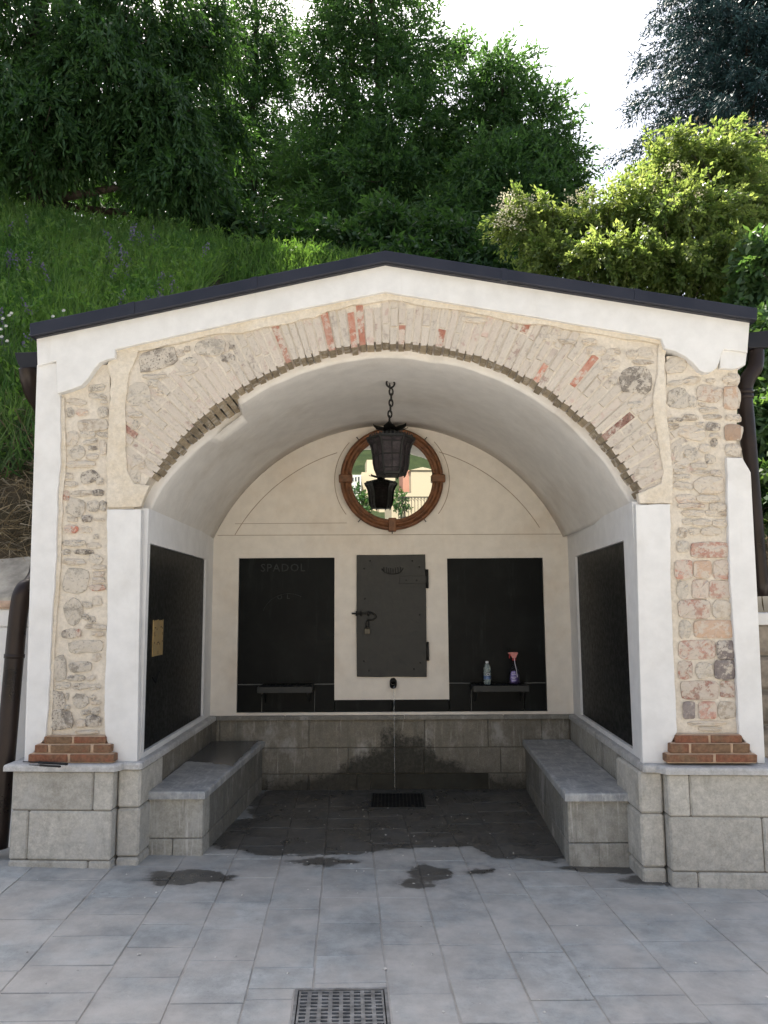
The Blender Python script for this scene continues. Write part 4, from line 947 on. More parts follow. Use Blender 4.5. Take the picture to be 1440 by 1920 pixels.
bm = bmesh.new(); add_ring(bm, (0, 0, zc), .030, .030, .007, .3); ob('ring', bm, M_IRON2, ch)
bm = bmesh.new(); add_ring(bm, (-.005, 0, zc - .028), .022, .026, .005, 1.6); ob('ring', bm, M_IRON2, ch)
bm = bmesh.new(); add_tube(bm, [(0, 0, zc + .03), (0, 0, zc + .2)], .006, 6); add_tube(bm, [(0, 0, zc + .032), (.012, 0, zc + .045)], .006, 6); ob('hook', bm, M_IRON2, ch)
z = zc - .062; i = 0; zend = lz(560)
while z > zend:
    bm = bmesh.new(); t = (zc - z) / (zc - zend); add_ring(bm, (.006 * math.sin(t * 5) - .004 * t, 0, z), .0135, .026, .0062, .25 + (i % 2) * 1.4, 12); ob('link', bm, M_IRON2, ch); z -= .040; i += 1

# ================================================================== BOTTLES
zt = .869
bt = thing('water_bottle', 'clear plastic water bottle with white cap standing on the grated shelf', 'bottle'); p = aty(914, 1281, YB - .10); bt.location = (p.x, YB - .10, zt)
q = lambda c: c / 7.2 / F * 6.55
bm = bmesh.new(); H = q(300)
add_lathe(bm, (0, 0, 0), [(.0, .002), (.024, .002), (.029, .006), (.030, .04), (.028, .06), (.030, .075), (.030, .100), (.026, .107), (.030, .115), (.029, .135), (.022, .155), (.012, .170), (.011, .178)], 20); ob('body', bm, M_PET, bt, True)
bm = bmesh.new(); add_lathe(bm, (0, 0, 0), [(.0135, .174), (.0135, .189), (.0, .190)], 14); ob('cap', bm, M_CAPW, bt, True)
bm = bmesh.new(); add_lathe(bm, (0, 0, 0), [(.0305, .042), (.0290, .06), (.0305, .072)], 20); ob('label_band', bm, M_BLUE, bt, True)
bm = bmesh.new(); add_tube(bm, [(.004 + .011 * math.cos(t), -.0305, .083 + .010 * math.sin(t)) for t in np.linspace(0, 2 * math.pi, 14)], .0018, 5, False); ob('label_ring', bm, M_PALE, bt)
sb = thing('spray_bottle', 'purple labelled spray bottle with pink trigger head on the grated shelf', 'spray bottle'); p = aty(965, 1281, YB - .11); sb.location = (p.x, YB - .11, zt)
def oval(bm, prof, n=20):
    rr_ = []
    for a_, b_, z in prof: rr_.append([bm.verts.new((a_ * math.cos(2 * math.pi * k / n) + .0, b_ * math.sin(2 * math.pi * k / n), z)) for k in range(n)])
    for A, B in zip(rr_, rr_[1:]):
        for k in range(n): bm.faces.new((A[k], A[(k + 1) % n], B[(k + 1) % n], B[k]))
    bm.faces.new(rr_[0][::-1]); bm.faces.new(rr_[-1])
bm = bmesh.new(); oval(bm, [(.036, .022, .0), (.042, .026, .006), (.043, .026, .04), (.040, .025, .10), (.030, .021, .135), (.017, .015, .165), (.0135, .0135, .215)]); ob('body', bm, M_SPRAYB, sb, True)
bm = bmesh.new(); oval(bm, [(.037, .021, .003), (.039, .0225, .03), (.037, .022, .08), (.03, .018, .085)]); ob('liquid', bm, plain('violet_liquid', (.05, .04, .10), .3), sb, True)
bm = bmesh.new(); rr_ = []
for z, wd in ((.02, .016), (.03, .023), (.06, .026), (.09, .023), (.11, .014)):
    rr_.append([bm.verts.new((x_ - .010, -.0275 + .010 * abs(x_ / .03) ** 2, z)) for x_ in (-wd, -wd / 2, 0, wd / 2, wd)])
for A, B in zip(rr_, rr_[1:]):
    for k in range(4): bm.faces.new((A[k], A[k + 1], B[k + 1], B[k]))
ob('label', bm, M_PURPLE, sb)
bm = bmesh.new()
for z, wd in ((.095, .012), (.082, .017), (.06, .020), (.048, .012), (.035, .016)): add_box(bm, -.010 - wd, -.010 + wd, -.030, -.0265, z - .0022, z + .0022)
ob('label_print', bm, M_PALE, sb)
bm = bmesh.new(); add_box(bm, -.040, .034, -.010, .010, .245, .262, .004); add_box(bm, -.048, -.038, -.006, .006, .248, .260, .002)
add_hexa(bm, [Vector((-.012, -.009, .212)), Vector((.012, -.009, .212)), Vector((.012, .009, .212)), Vector((-.012, .009, .212)), Vector((-.030, -.009, .246)), Vector((.028, -.009, .246)), Vector((.028, .009, .246)), Vector((-.030, .009, .246))]); ob('spray_head', bm, M_PINK, sb)
bm = bmesh.new(); add_tube(bm, [(-.026, 0, .246), (-.036, 0, .232), (-.038, 0, .212)], [.006, .006, .004], 8); add_lathe(bm, (0, 0, 0), [(.0155, .195), (.0155, .213)], 14); ob('trigger', bm, M_RED, sb)
bm = bmesh.new(); add_tube(bm, [(.0, -.014, .215), (.004, -.016, .17), (.014, -.022, .12), (.020, -.0245, .06)], .003, 6); ob('dip_tube', bm, M_PALE, sb)

# ================================================================== DRAINS
dr = thing('cast_iron_drain_grate', 'square cast iron drain grate with rows of slots set in the paving', 'drain grate')
u0, u1, v0, v1 = DR
bm = bmesh.new()
add_hexa(bm, [gp(u0 + .001, v0 + .001, -.25), gp(u1 - .001, v0 + .001, -.25), gp(u1 - .001, v1 - .001, -.25), gp(u0 + .001, v1 - .001, -.25), gp(u0 + .001, v0 + .001, -.02), gp(u1 - .001, v0 + .001, -.02), gp(u1 - .001, v1 - .001, -.02), gp(u0 + .001, v1 - .001, -.02)])
for f in list(bm.faces):
    if f.calc_center_median().z > -.05: bm.faces.remove(f)
ob('pit', bm, M_BLACK, dr)
def gbox(bm, a, b, c, d, z0, z1, bev=.0): add_hexa(bm, [gp(a, c, z0), gp(b, c, z0), gp(b, d, z0), gp(a, d, z0), gp(a, c, z1), gp(b, c, z1), gp(b, d, z1), gp(a, d, z1)], bev)
fw = .012
bm = bmesh.new()
gbox(bm, u0, u1, v1 - fw, v1, -.05, .004); gbox(bm, u0, u1, v0, v0 + fw, -.05, .004); gbox(bm, u0, u0 + fw, v0 + fw, v1 - fw, -.05, .004); gbox(bm, u1 - fw, u1, v0 + fw, v1 - fw, -.05, .004)
ob('grate_frame', bm, M_CAST, dr)
bm = bmesh.new(); a, b, c, d = u0 + fw + .005, u1 - fw - .005, v0 + fw + .005, v1 - fw - .005
NXC, NYC = 8, 13; cu = (b - a) / NXC; cv = (d - c) / NYC; wu, wv = .38, .42
for i in range(NXC + 1):
    x0 = a if i == 0 else a + i * cu - cu * wu / 2; x1 = b if i == NXC else a + i * cu + cu * wu / 2
    gbox(bm, x0, x1, c, d, -.03, .0015)
for j in range(NYC + 1):
    y0 = c if j == 0 else c + j * cv - cv * wv / 2; y1 = d if j == NYC else c + j * cv + cv * wv / 2
    for i in range(NXC):
        gbox(bm, a + i * cu + cu * wu / 2 * (1 if i else 1) , a + (i + 1) * cu - cu * wu / 2, y0, y1, -.03, .0012 - .0008 * (j % 2))
ob('slotted_plate', bm, M_CAST, dr)
dr2 = thing('floor_drain', 'black rectangular floor drain inside the niche below the spout', 'drain')
bm = bmesh.new(); add_box(bm, -.165, .245, 6.06, 6.50, .004, .009); ob('dark_backing', bm, M_BLACK, dr2)  # flat black sheet drawn for the dark hole under the slats
bm = bmesh.new()
for a_ in ((-.170, .250, 6.05, 6.062), (-.170, .250, 6.50, 6.512), (-.170, -.160, 6.063, 6.499), (.240, .250, 6.063, 6.499)): add_box(bm, *a_, .004, .014)
ob('rim', bm, M_GRATE, dr2)
for i in range(14): bm = bmesh.new(); x = -.150 + i * .0285; add_box(bm, x, x + .008, 6.064, 6.498, .009, .012); ob('slat', bm, M_IRON2, dr2)

# chips of plaster and small leaves fallen on the paving
bm = bmesh.new()
for i in range(170):
    if i < 110: x, y = random.gauss(-.1, .75), random.uniform(4.55, 6.3)
    else: x, y = random.uniform(-1.6, 1.6), random.uniform(2.95, 4.6)
    if abs(x) > 1.0 and y > 4.75: continue
    r_ = random.uniform(.003, .009) * (1.3 if i % 9 == 0 else 1); z = gz(x, y) + .0075; k = 5; a0_ = random.uniform(0, 6)
    b_ = [bm.verts.new((x + r_ * random.uniform(.5, 1.2) * math.cos(a0_ + 2 * math.pi * q_ / k), y + r_ * random.uniform(.5, 1.2) * math.sin(a0_ + 2 * math.pi * q_ / k), z)) for q_ in range(k)]
    t_ = bm.verts.new((x, y, z + r_ * random.uniform(.3, .8)))
    for q_ in range(k): bm.faces.new((b_[q_], b_[(q_ + 1) % k], t_))
tag(ob('debris', bm, plain('plaster_chips', (.50, .48, .44), .9, 0, .3, 40), None), 'small pale chips of plaster and grit scattered on the paving', kind='stuff')
# ================================================================== TOOLS ON THE LEFT PEDESTAL
def rod(name, pa, pb, r_, label):
    t = thing(name, label, 'tool'); bm = bmesh.new(); a_, b_ = Vector(pa), Vector(pb); add_tube(bm, [a_, a_.lerp(b_, .35), a_.lerp(b_, .38), b_], [r_ * .35, r_ * .5, r_, r_], 8); ob('shaft', bm, M_IRON2, t)
    bm = bmesh.new(); d = (b_ - a_).normalized(); add_tube(bm, [b_, b_ + d * .012], [r_ * 1.2, r_ * .9], 8); ob('head', bm, M_IRON2, t)
zc_ = .617
p0, p1 = atz(43, 1428, zc_ + .008), atz(123, 1432.5, zc_ + .008); rod('black_chisel', p0, p1, .007, 'longer black iron chisel lying against the brick base of the left pillar')
p0, p1 = atz(54, 1434, zc_ + .006), atz(110, 1437, zc_ + .006); rod('black_chisel', p0, p1, .006, 'shorter black iron chisel in front of the longer one on the left pedestal')

# ================================================================== LOW WALLS BESIDE THE SHELTER
wl = thing('low_side_wall', 'low white plastered wall with sloping cement top left of the shelter', 'wall')
def wbox(name, x0, x1, y0, y1, z0, z1, m, par, bev=.008): bm = bmesh.new(); add_box(bm, x0, x1, y0, y1, z0, z1, bev); return ob(name, bm, m, par)
zt1, zt2 = aty(0, 1142, 5.0).z, aty(0, 1176, 5.0).z
wbox('wall_face', -5.5, -2.0, 5.0, 5.2, -.1, zt2, M_JAMB, wl); wbox('wall_head', -5.5, -2.0, 4.99, 5.2, zt2 + .003, zt1, M_JAMB, wl)
wbox('tile_course', -5.5, -2.0, 4.965, 5.2, zt1 + .002, aty(0, 1126, 4.97).z, M_PINKTILE, wl, .012)
zc1 = aty(0, 1124, 4.98).z + .002; bm = bmesh.new(); P0, P1 = aty(-60, 1090, 5.4), aty(75, 1022, 5.4)
add_hexa(bm, [Vector((-5.5, 4.975, zc1 - .02)), Vector((-2.0, 4.975, zc1 - .02)), Vector((-2.0, 5.5, zc1 - .02)), Vector((-5.5, 5.5, zc1 - .02)),
              Vector((-5.5, 4.98, zc1 + .01)), Vector((-2.0, 4.98, zc1 + .02)), Vector((-2.0, 5.42, 1.93)), Vector((-5.5, 5.42, 1.45))], .01)
ob('sloping_top', bm, M_GREYCOPE, wl)
wr = thing('low_rubble_wall', 'low mossy rubble wall with white coping right of the shelter', 'wall')
wbox('coping', 2.1, 6.0, 5.0, 5.3, aty(1430, 1172, 5.0).z, aty(1430, 1149, 5.0).z, M_WHITE, wr, .006)
wbox('wall_core', 2.1, 6.0, 5.05, 5.3, -.15, aty(1430, 1172, 5.0).z - .002, M_JOINT, wr)
for j in range(7):
    x = 2.1 + random.uniform(0, .1)
    while x < 3.2:
        L = random.uniform(.14, .3); z0 = -.1 + j * .215; wbox('stone', x, x + L, 5.015 + random.uniform(0, .02), 5.1, z0, z0 + .20, M_SOILW, wr, .02); x += L + .012

# ================================================================== VEGETATION
def cards(name, C, D, N, L, W, tint, m, parent=None, fold=.0):
    """leaf blades: C base points, D axes, N side vectors (unit), L lengths, W half widths"""
    n = len(C); L = L[:, None]; W = W[:, None]
    up = np.cross(D, N)
    P = np.empty((n, 4, 3)); P[:, 0] = C; P[:, 1] = C + D * L * .45 + N * W + up * L * fold; P[:, 2] = C + D * L; P[:, 3] = C + D * L * .45 - N * W + up * L * fold
    me = bpy.data.meshes.new(name); me.vertices.add(4 * n); me.vertices.foreach_set('co', P.ravel().astype(np.float32))
    me.loops.add(4 * n); me.loops.foreach_set('vertex_index', np.arange(4 * n, dtype=np.int32))
    me.polygons.add(n); me.polygons.foreach_set('loop_start', np.arange(0, 4 * n, 4, dtype=np.int32))
    try: me.polygons.foreach_set('loop_total', np.full(n, 4, dtype=np.int32))
    except Exception: pass
    a_ = me.attributes.new('tint', 'FLOAT', 'POINT'); a_.data.foreach_set('value', np.repeat(np.clip(tint, 0, 1), 4).astype(np.float32))
    me.update(calc_edges=True); return mesh_obj(name, me, m, parent)
def unit(a): return a / np.maximum(np.linalg.norm(a, axis=1, keepdims=True), 1e-9)
def sprays(tips, out, nper, L, W, spread, droop, m, name, parent, tl=.18, sub=None, wob=.5):
    """each tip carries a short twig; leaves sit along it in pairs"""
    n = len(tips); k = nper
    tw = unit(out + np.array([0, 0, -droop]) + rng.normal(0, .35, (n, 3)))
    t = np.tile(np.linspace(0, 1, k), (n, 1)) + rng.normal(0, .05, (n, k))
    base = tips[:, None, :] + tw[:, None, :] * (t[:, :, None] - .5) * spread + rng.normal(0, tl * .25, (n, k, 3)) * spread
    base[:, :, 2] -= (t ** 2) * droop * spread * .35
    D = unit((tw[:, None, :] * .8 + rng.normal(0, wob, (n, k, 3)) + np.array([0, 0, -droop * .5])).reshape(-1, 3))
    N = unit(np.cross(D, rng.normal(0, 1, (n * k, 3)) * .7 + np.array([0, 0, 1.0]))); C = base.reshape(-1, 3)
    ti = np.repeat(rng.uniform(0, 1, n), k) * .6 + rng.uniform(0, .4, n * k)
    return cards(name, C, D, N, L * rng.uniform(.65, 1.25, n * k), W * rng.uniform(.7, 1.2, n * k), ti, m, parent, .06)
def lobes_points(lobes):
    T, O = [], []
    for c, r, n in lobes:
        c = np.array(c); r = np.array(r); d = unit(rng.normal(0, 1, (n, 3))); rad = rng.uniform(.25, 1.0, (n, 1)) ** .55 * (1 + .22 * np.sin(d[:, :1] * 5 + d[:, 2:] * 4 + c[0] * 7))
        T.append(c + d * r * rad); O.append(unit(d + np.array([0, 0, .15])))
    return np.concatenate(T), np.concatenate(O)
def limb(bm, a, b, r0, r1, bend=.12, n=6):
    a, b = Vector(a), Vector(b); L = (b - a).length; pts = []
    off = Vector((random.uniform(-1, 1), random.uniform(-1, 1), random.uniform(-.3, .6))) * L * bend
    for i in range(n + 1): t = i / n; pts.append(a.lerp(b, t) + off * math.sin(math.pi * t) + Vector((noise.noise((t * 5, L, a.x)), noise.noise((t * 5, L, 4 + a.y)), 0)) * .03 * L * t)
    add_tube(bm, pts, [r0 + (r1 - r0) * (i / n) for i in range(n + 1)], 7); return pts
def tree(name, label, cat, foot, trunk_top, lobes, m, r0=.16, nleaf=12, L=.14, W=.022, spread=.45, droop=.5, group=None, nlimb=40, dead=0):
    t = thing(name, label, cat, group); bm = bmesh.new(); foot = Vector(foot); top = Vector(trunk_top)
    pts = limb(bm, foot, top, r0, r0 * .25, .05, 10)
    T, O = lobes_points(lobes)
    for c, r, n in lobes:
        s_ = min(pts, key=lambda p: (p - Vector(c)).length + max(0, p.z - c[2]) * 3); e = limb(bm, s_, c, r0 * .42, r0 * .12, .12)
        for _ in range(max(2, nlimb // len(lobes))):
            d = unit(rng.normal(0, 1, (1, 3)))[0]; q = np.array(c) + d * np.array(r) * .85
            limb(bm, random.choice(e[2:]), q, r0 * .10, r0 * .025, .15, 5)
    ob('trunk', bm, M_BARK, t, True)
    sprays(T, O, nleaf, L, W, spread, droop, m, 'crown', t); return t
def lob(px, py, y, rx, ry, n, dy=None):
    """a foliage lobe centred where the photograph shows it at depth y; radii in photograph pixels"""
    c = aty(px, py, y); k = y / F; return (tuple(c), (rx * k, dy or rx * k * .9, ry * k), n)
def foot_at(px, y): x = aty(px, 600, y).x; return (x, y, height(x, y) - .1)

# dark drooping tree on the bank, upper left
Y1 = 11.6
tree('dark_tree', 'large dark tree with drooping narrow leaves above the grassy bank at upper left', 'tree', foot_at(60, Y1), tuple(aty(80, -400, Y1)),
     [lob(40, 60, Y1, 190, 130, 620), lob(190, 150, Y1 - .4, 150, 150, 620), lob(60, 250, Y1 - .6, 150, 110, 480), lob(300, 230, Y1 - .2, 120, 110, 460), lob(330, 330, Y1 - .4, 95, 70, 300), lob(150, 340, Y1 + .6, 190, 70, 360),
      lob(250, 30, Y1, 130, 110, 430), lob(-90, 160, Y1, 170, 240, 520), lob(60, -140, Y1 + .3, 260, 150, 620), lob(-40, -470, Y1 + .3, 300, 250, 820), lob(-260, -160, Y1 + .3, 170, 260, 420), lob(340, 120, Y1 + .8, 80, 90, 240), lob(395, 400, Y1 + .8, 80, 70, 200), lob(395, 70, Y1 + 1, 60, 100, 190), lob(420, 250, Y1 + 1, 55, 80, 150)],  # highest lobes, out of view, added to keep sun off the forecourt
     L_DARK, .2, 21, .15, .0185, .60, 1.0)
# thin light tree
Y2 = 17
tree('slender_tree', 'slender pale tree with sky showing through, right of the dark drooping tree', 'tree', foot_at(470, Y2), tuple(aty(480, -120, Y2)),
     [lob(480, 60, Y2, 85, 95, 260), lob(440, 180, Y2, 70, 90, 200), lob(510, 200, Y2 + .5, 70, 100, 220), lob(470, 320, Y2, 95, 90, 300), lob(490, -90, Y2, 110, 80, 200), lob(440, 430, Y2, 90, 80, 250), lob(555, 330, Y2, 70, 110, 240), lob(430, 90, Y2 + .6, 70, 90, 180), lob(520, 110, Y2 + .8, 60, 80, 170), lob(400, 260, Y2 + .5, 60, 80, 190)],
     L_MID, .13, 20, .14, .019, .66, .5)
Y3 = 15
tree('tall_tree', 'tall leafy tree in the middle behind the roof ridge with its dark trunk showing', 'tree', foot_at(690, Y3), tuple(aty(690, -60, Y3)),
     [lob(690, 20, Y3, 120, 100, 420), lob(620, 110, Y3, 90, 80, 300), lob(770, 120, Y3 - .3, 85, 90, 330), lob(640, 240, Y3 + .3, 95, 75, 300), lob(760, 240, Y3 - .5, 105, 90, 420), lob(600, 330, Y3, 95, 90, 360), lob(720, 340, Y3 - .6, 120, 90, 460),
      lob(830, 330, Y3, 80, 100, 320), lob(690, -55, Y3, 110, 60, 280), lob(660, 440, Y3 - .2, 150, 70, 420), lob(860, 100, Y3 + .4, 32, 36, 60)],
     L_MID, .17, 20, .135, .020, .60, .35)
Y4 = 14
tree('round_tree', 'round dense tree against the white sky right of the tall middle tree', 'tree', foot_at(960, Y4), tuple(aty(950, 130, Y4)),
     [lob(940, 150, Y4, 70, 65, 220), lob(900, 230, Y4 + .4, 75, 80, 260), lob(1000, 240, Y4, 85, 85, 340), lob(1040, 310, Y4 - .2, 65, 60, 240), lob(930, 330, Y4 - .4, 100, 80, 380), lob(980, 400, Y4 - .4, 120, 80, 420), lob(870, 430, Y4 - .6, 90, 80, 330), lob(1060, 370, Y4, 45, 45, 120)],
     L_MID, .14, 20, .125, .019, .55, .3)
Yb = 19.5                              # more trees deeper in the wood
for lb_, px, lobs in (('broad dark tree standing behind the drooping tree at far left', 120, [(60, 300, 170, 90, 330), (230, 290, 130, 90, 300), (150, 390, 200, 60, 300)]),
                      ('dark tree closing the gap between the drooping tree and the slender tree', 400, [(380, 340, 90, 90, 280), (440, 300, 60, 90, 220), (340, 390, 120, 60, 240), (450, 420, 110, 60, 240)]),
                      ('dark tree behind the tall middle tree, its crown below the ridge of leaves', 640, [(560, 330, 70, 90, 260), (640, 380, 110, 80, 300), (740, 380, 100, 80, 300), (660, 290, 70, 60, 200)]),
                      ('dark tree behind the round tree, its crown hidden by the elder', 900, [(860, 360, 90, 80, 280), (960, 390, 100, 70, 280), (820, 300, 50, 60, 150), (1010, 350, 60, 60, 160)])):
    tree('woodland_tree', lb_, 'tree', foot_at(px, Yb), tuple(aty(px, lobs[0][1] - 20, Yb)), [lob(a_, b_, Yb, c_, d_, e_) for a_, b_, c_, d_, e_ in lobs], L_DARK, .15, 17, .16, .024, .65, .4, 'trees in the wood behind')
def shrub(name, label, px, y, lobes, m, L=.13, W=.026, nl=12, spread=.35, droop=.4, cat='shrub', group=None):
    t = thing(name, label, cat, group); bm = bmesh.new(); f = Vector(foot_at(px, y)); T, O = lobes_points(lobes)
    for c, r, n in lobes:
        e = limb(bm, f + Vector((random.uniform(-.15, .15), random.uniform(-.15, .15), 0)), c, .035, .012, .15)
        for _ in range(7): d = unit(rng.normal(0, 1, (1, 3)))[0]; limb(bm, random.choice(e[2:]), np.array(c) + d * np.array(r) * .9, .009, .003, .12, 4)
    ob('stem', bm, M_BARK, t, True); sprays(T, O, nl, L, W, spread, droop, m, 'foliage', t); return t
Yu = 12.2
for px, ys_, lb_ in ((520, [lob(470, 440, Yu, 90, 60, 230), lob(560, 470, Yu, 80, 50, 220)], 'dark shrub below the slender tree, at the end of the grassy ridge'),
                     (700, [lob(640, 470, Yu - .3, 90, 60, 260), lob(730, 430, Yu - .3, 70, 55, 220), lob(760, 490, Yu - .6, 90, 45, 220)], 'dark shrub directly behind the roof ridge'),
                     (880, [lob(850, 460, Yu, 90, 60, 250), lob(920, 500, Yu - .4, 80, 50, 230), lob(960, 440, Yu + .6, 70, 60, 200)], 'dark shrub between the roof ridge and the sunlit elder')):
    shrub('dark_shrub', lb_, px, Yu, ys_, L_DARK, .15, .026, 12, .4, .6, group='shrubs under the trees')
# sunlit elder on the right
Ye = 8.6
el = shrub('elder_bush', 'sunlit yellow-green elder bush with cream flower heads right behind the roof', 1200, Ye,
           [lob(1000, 420, Ye + .3, 70, 55, 170), lob(1040, 480, Ye, 60, 45, 150), lob(1110, 430, Ye + .2, 75, 60, 210), lob(1200, 400, Ye, 80, 70, 260), lob(1270, 320, Ye + .3, 85, 75, 300), lob(1340, 310, Ye + .2, 85, 75, 280), lob(1300, 420, Ye - .3, 110, 70, 340), lob(1150, 490, Ye - .4, 100, 45, 260),
            lob(1260, 510, Ye - .5, 110, 50, 280), lob(1400, 400, Ye, 80, 80, 260), lob(1380, 500, Ye - .6, 100, 60, 280), lob(1480, 360, Ye + .4, 80, 100, 240)], L_ELDER, .064, .0155, 30, .32, .5, cat='bush')
T, O = lobes_points([lob(985, 375, Ye + .2, 50, 22, 10), lob(960, 410, Ye, 35, 30, 8), lob(1120, 385, Ye + .1, 60, 22, 12), lob(1290, 385, Ye - .5, 60, 30, 7), lob(1230, 340, Ye - .2, 60, 50, 7)])
sprays(T, O, 46, .024, .010, .10, -.2, L_CREAM, 'flower_heads', el, 1.6)
dst = thing('dry_seed_stalks', 'brown dried seed stalks rising above the elder bush at the right edge', 'dead plant')
bm = bmesh.new(); tips = []
for i in range(9):
    b_ = aty(1340 + i * 12, 340, Ye + .5); e_ = aty(1330 + i * 16 + random.uniform(-25, 25), random.uniform(225, 290), Ye + .5 + random.uniform(-.2, .2)); e = limb(bm, b_, e_, .008, .003, .1, 6); tips += e[3:]
ob('stalk', bm, plain('dry_stalk', (.14, .09, .05), .9), dst); T = np.array([list(p) for p in tips]); sprays(T, unit(rng.normal(0, 1, T.shape)), 14, .045, .011, .17, .2, L_STRAW, 'seed_heads', dst, .9)['kind'] = 'stuff'
# creeper and grasses right of the shelter
shrub('green_creeper', 'bright green creeper hanging on the bank behind the glossy downpipe', 1440, 7.0, [lob(1440, 520, 7.3, 60, 90, 240), lob(1450, 660, 6.8, 60, 80, 240), lob(1455, 800, 6.4, 50, 90, 220), lob(1400, 590, 7.4, 60, 50, 160), lob(1460, 920, 6.0, 40, 80, 150)], L_WEED, .10, .026, 11, .26, .8, cat='creeper')
# conifer, upper right
Yc = 18
con = thing('blue_conifer', 'tall bluish conifer with layered drooping branches at the top right', 'tree')
cb = Vector(aty(1400, 430, Yc)); ct = Vector(aty(1390, -330, Yc)); cb.z = height(cb.x, Yc) - .1
bm = bmesh.new(); limb(bm, cb, ct, .22, .04, .01, 12); TT, OO = [], []
nb = 240
for i in range(nb):
    t = (i + .5) / nb; z = aty(1390, 420, Yc).z + (ct.z - aty(1390, 420, Yc).z) * t; az = i * 2.399; Lb = (1 - t) ** .6 * 3.2 * random.uniform(.72, 1.12) + .3
    p0 = Vector((cb.x + (ct.x - cb.x) * t, Yc, z)); d = Vector((math.cos(az), math.sin(az), 0)); pts = [p0 + d * Lb * s_ + Vector((0, 0, .22 * s_ * Lb - .32 * s_ * s_ * Lb)) for s_ in np.linspace(0, 1, 6)]
    add_tube(bm, pts, [.03, .025, .02, .015, .01, .005], 5)
    for s_ in np.linspace(.22, 1, 14):
        k = min(4, int(s_ * 5)); q = pts[k].lerp(pts[k + 1], s_ * 5 - k)
        for sd_ in (-1, 1):
            TT.append(q + Vector((-d.y, d.x, 0)) * sd_ * random.uniform(.03, .36) * (1.05 - s_ * .6) + Vector((0, 0, random.uniform(-.12, .02)))); OO.append(d * .7 + Vector((-d.y, d.x, 0)) * sd_ * .6)
ob('trunk', bm, M_BARK, con, True)
sprays(np.array([list(p) for p in TT]), unit(np.array([list(p) for p in OO])), 30, .14, .016, .40, .5, L_NEEDLE, 'crown', con, .5, wob=.5)

# grass on the left bank, weeds, straw, flowers
def bank_points(n, x0, x1, y0, y1, keep=None):
    o = []
    while len(o) < n:
        x, y = random.uniform(x0, x1), random.uniform(y0, y1)
        if abs(x) < 2.4 and y < 7.0: continue
        if keep and not keep(x, y): continue
        o.append((x, y, height(x, y)))
    return np.array(o)
def blades(name, P, L, W, lean, m, label, kind='stuff', tintf=None):
    n = len(P); D = unit(rng.normal(0, lean, (n, 3)) * np.array([1, 1, .3]) + np.array([.25, -.15, 1.0])); N = unit(np.cross(D, rng.normal(0, 1, (n, 3))))
    ti = np.array([.5 + .9 * noise.noise((p[0] * 1.3, p[1] * 1.3, 1)) for p in P]) + rng.uniform(-.25, .25, n)
    o = cards(name, P, D, N, L * rng.uniform(.5, 1.3, n), np.full(n, W), ti, m, None, .12); return tag(o, label, kind=kind)
patch = lambda x, y: noise.noise((x * 1.1, y * 1.1, 6)) > -.35
blades('grass', bank_points(80000, -7.2, .2, 6.6, 11.6), .32, .0065, .50, L_GRASS, 'long green grass covering the bank behind the left of the roof')
P = bank_points(5200, -7.2, .2, 6.2, 11.6, patch); P[:, 2] += rng.uniform(.02, .36, len(P))
tag(sprays(P, unit(rng.normal(0, 1, P.shape) * .6 + np.array([0, -.3, .8])), 12, .075, .014, .26, .2, L_GRASS, 'weeds', None), 'leafy weeds growing among the long grass of the left bank', kind='stuff')
P = bank_points(80, -6.5, -1.8, 7.2, 10.2, lambda x, y: noise.noise((x * 1.6, y * 1.6, 12)) > .12); P[:, 2] += rng.uniform(.25, .5, len(P))
tag(sprays(P, unit(rng.normal(0, .3, P.shape) + np.array([0, 0, 1.0])), 26, .028, .011, .20, -.3, L_LILAC, 'lilac_blossoms', None, .35), 'hazy lilac wildflowers scattered in the grass of the left bank', kind='stuff')
P = bank_points(2600, 1.2, 6.5, 6.6, 11.4); P[:, 2] += rng.uniform(.0, .45, len(P))
tag(sprays(P, unit(rng.normal(0, 1, P.shape) * .6 + np.array([0, -.3, .8])), 11, .10, .024, .3, .4, L_WEED, 'undergrowth', None), 'low green undergrowth on the bank below the elder bush', kind='stuff')
P = bank_points(16000, -5.2, 3.2, 7.05, 13.5); blades('grass', P, .3, .009, .6, L_WEED, 'dark shaded grass on top of the bank under the trees')
P = bank_points(3600, -4.6, -2.25, 5.3, 7.2); n = len(P); P[:, 2] += rng.uniform(0, .14, n)
D = unit(rng.normal(0, 1, (n, 3)) * np.array([1, .7, .45])); N = unit(np.cross(D, rng.normal(0, 1, (n, 3))))
tag(cards('straw', P, D, N, .34 * rng.uniform(.3, 1.3, n), np.full(n, .0055), rng.uniform(0, 1, n) ** 1.6, L_STRAW, None, .25), 'tangle of dry cut straw on the bare bank left of the shelter', kind='stuff')
P = bank_points(1500, 2.25, 4.2, 5.3, 6.8); n = len(P); P[:, 2] += rng.uniform(0, .1, n); D = unit(rng.normal(0, 1, (n, 3)) * np.array([1, .7, .4])); N = unit(np.cross(D, rng.normal(0, 1, (n, 3))))
tag(cards('straw', P, D, N, .2 * rng.uniform(.3, 1.3, n), np.full(n, .005), rng.uniform(0, .8, n), L_STRAW, None, .25), 'dry straw and litter on the bank right of the shelter', kind='stuff')
P = bank_points(4500, -4.6, -2.25, 6.0, 7.4); blades('grass', P, .42, .007, .7, L_WEED, 'rough green grass on the bank beside the black gutter')
fl = [aty(px, py, 6.9) for px, py in ((6, 598), (18, 592), (12, 612), (4, 632), (14, 640), (22, 588), (2, 618), (120, 583), (100, 594))]
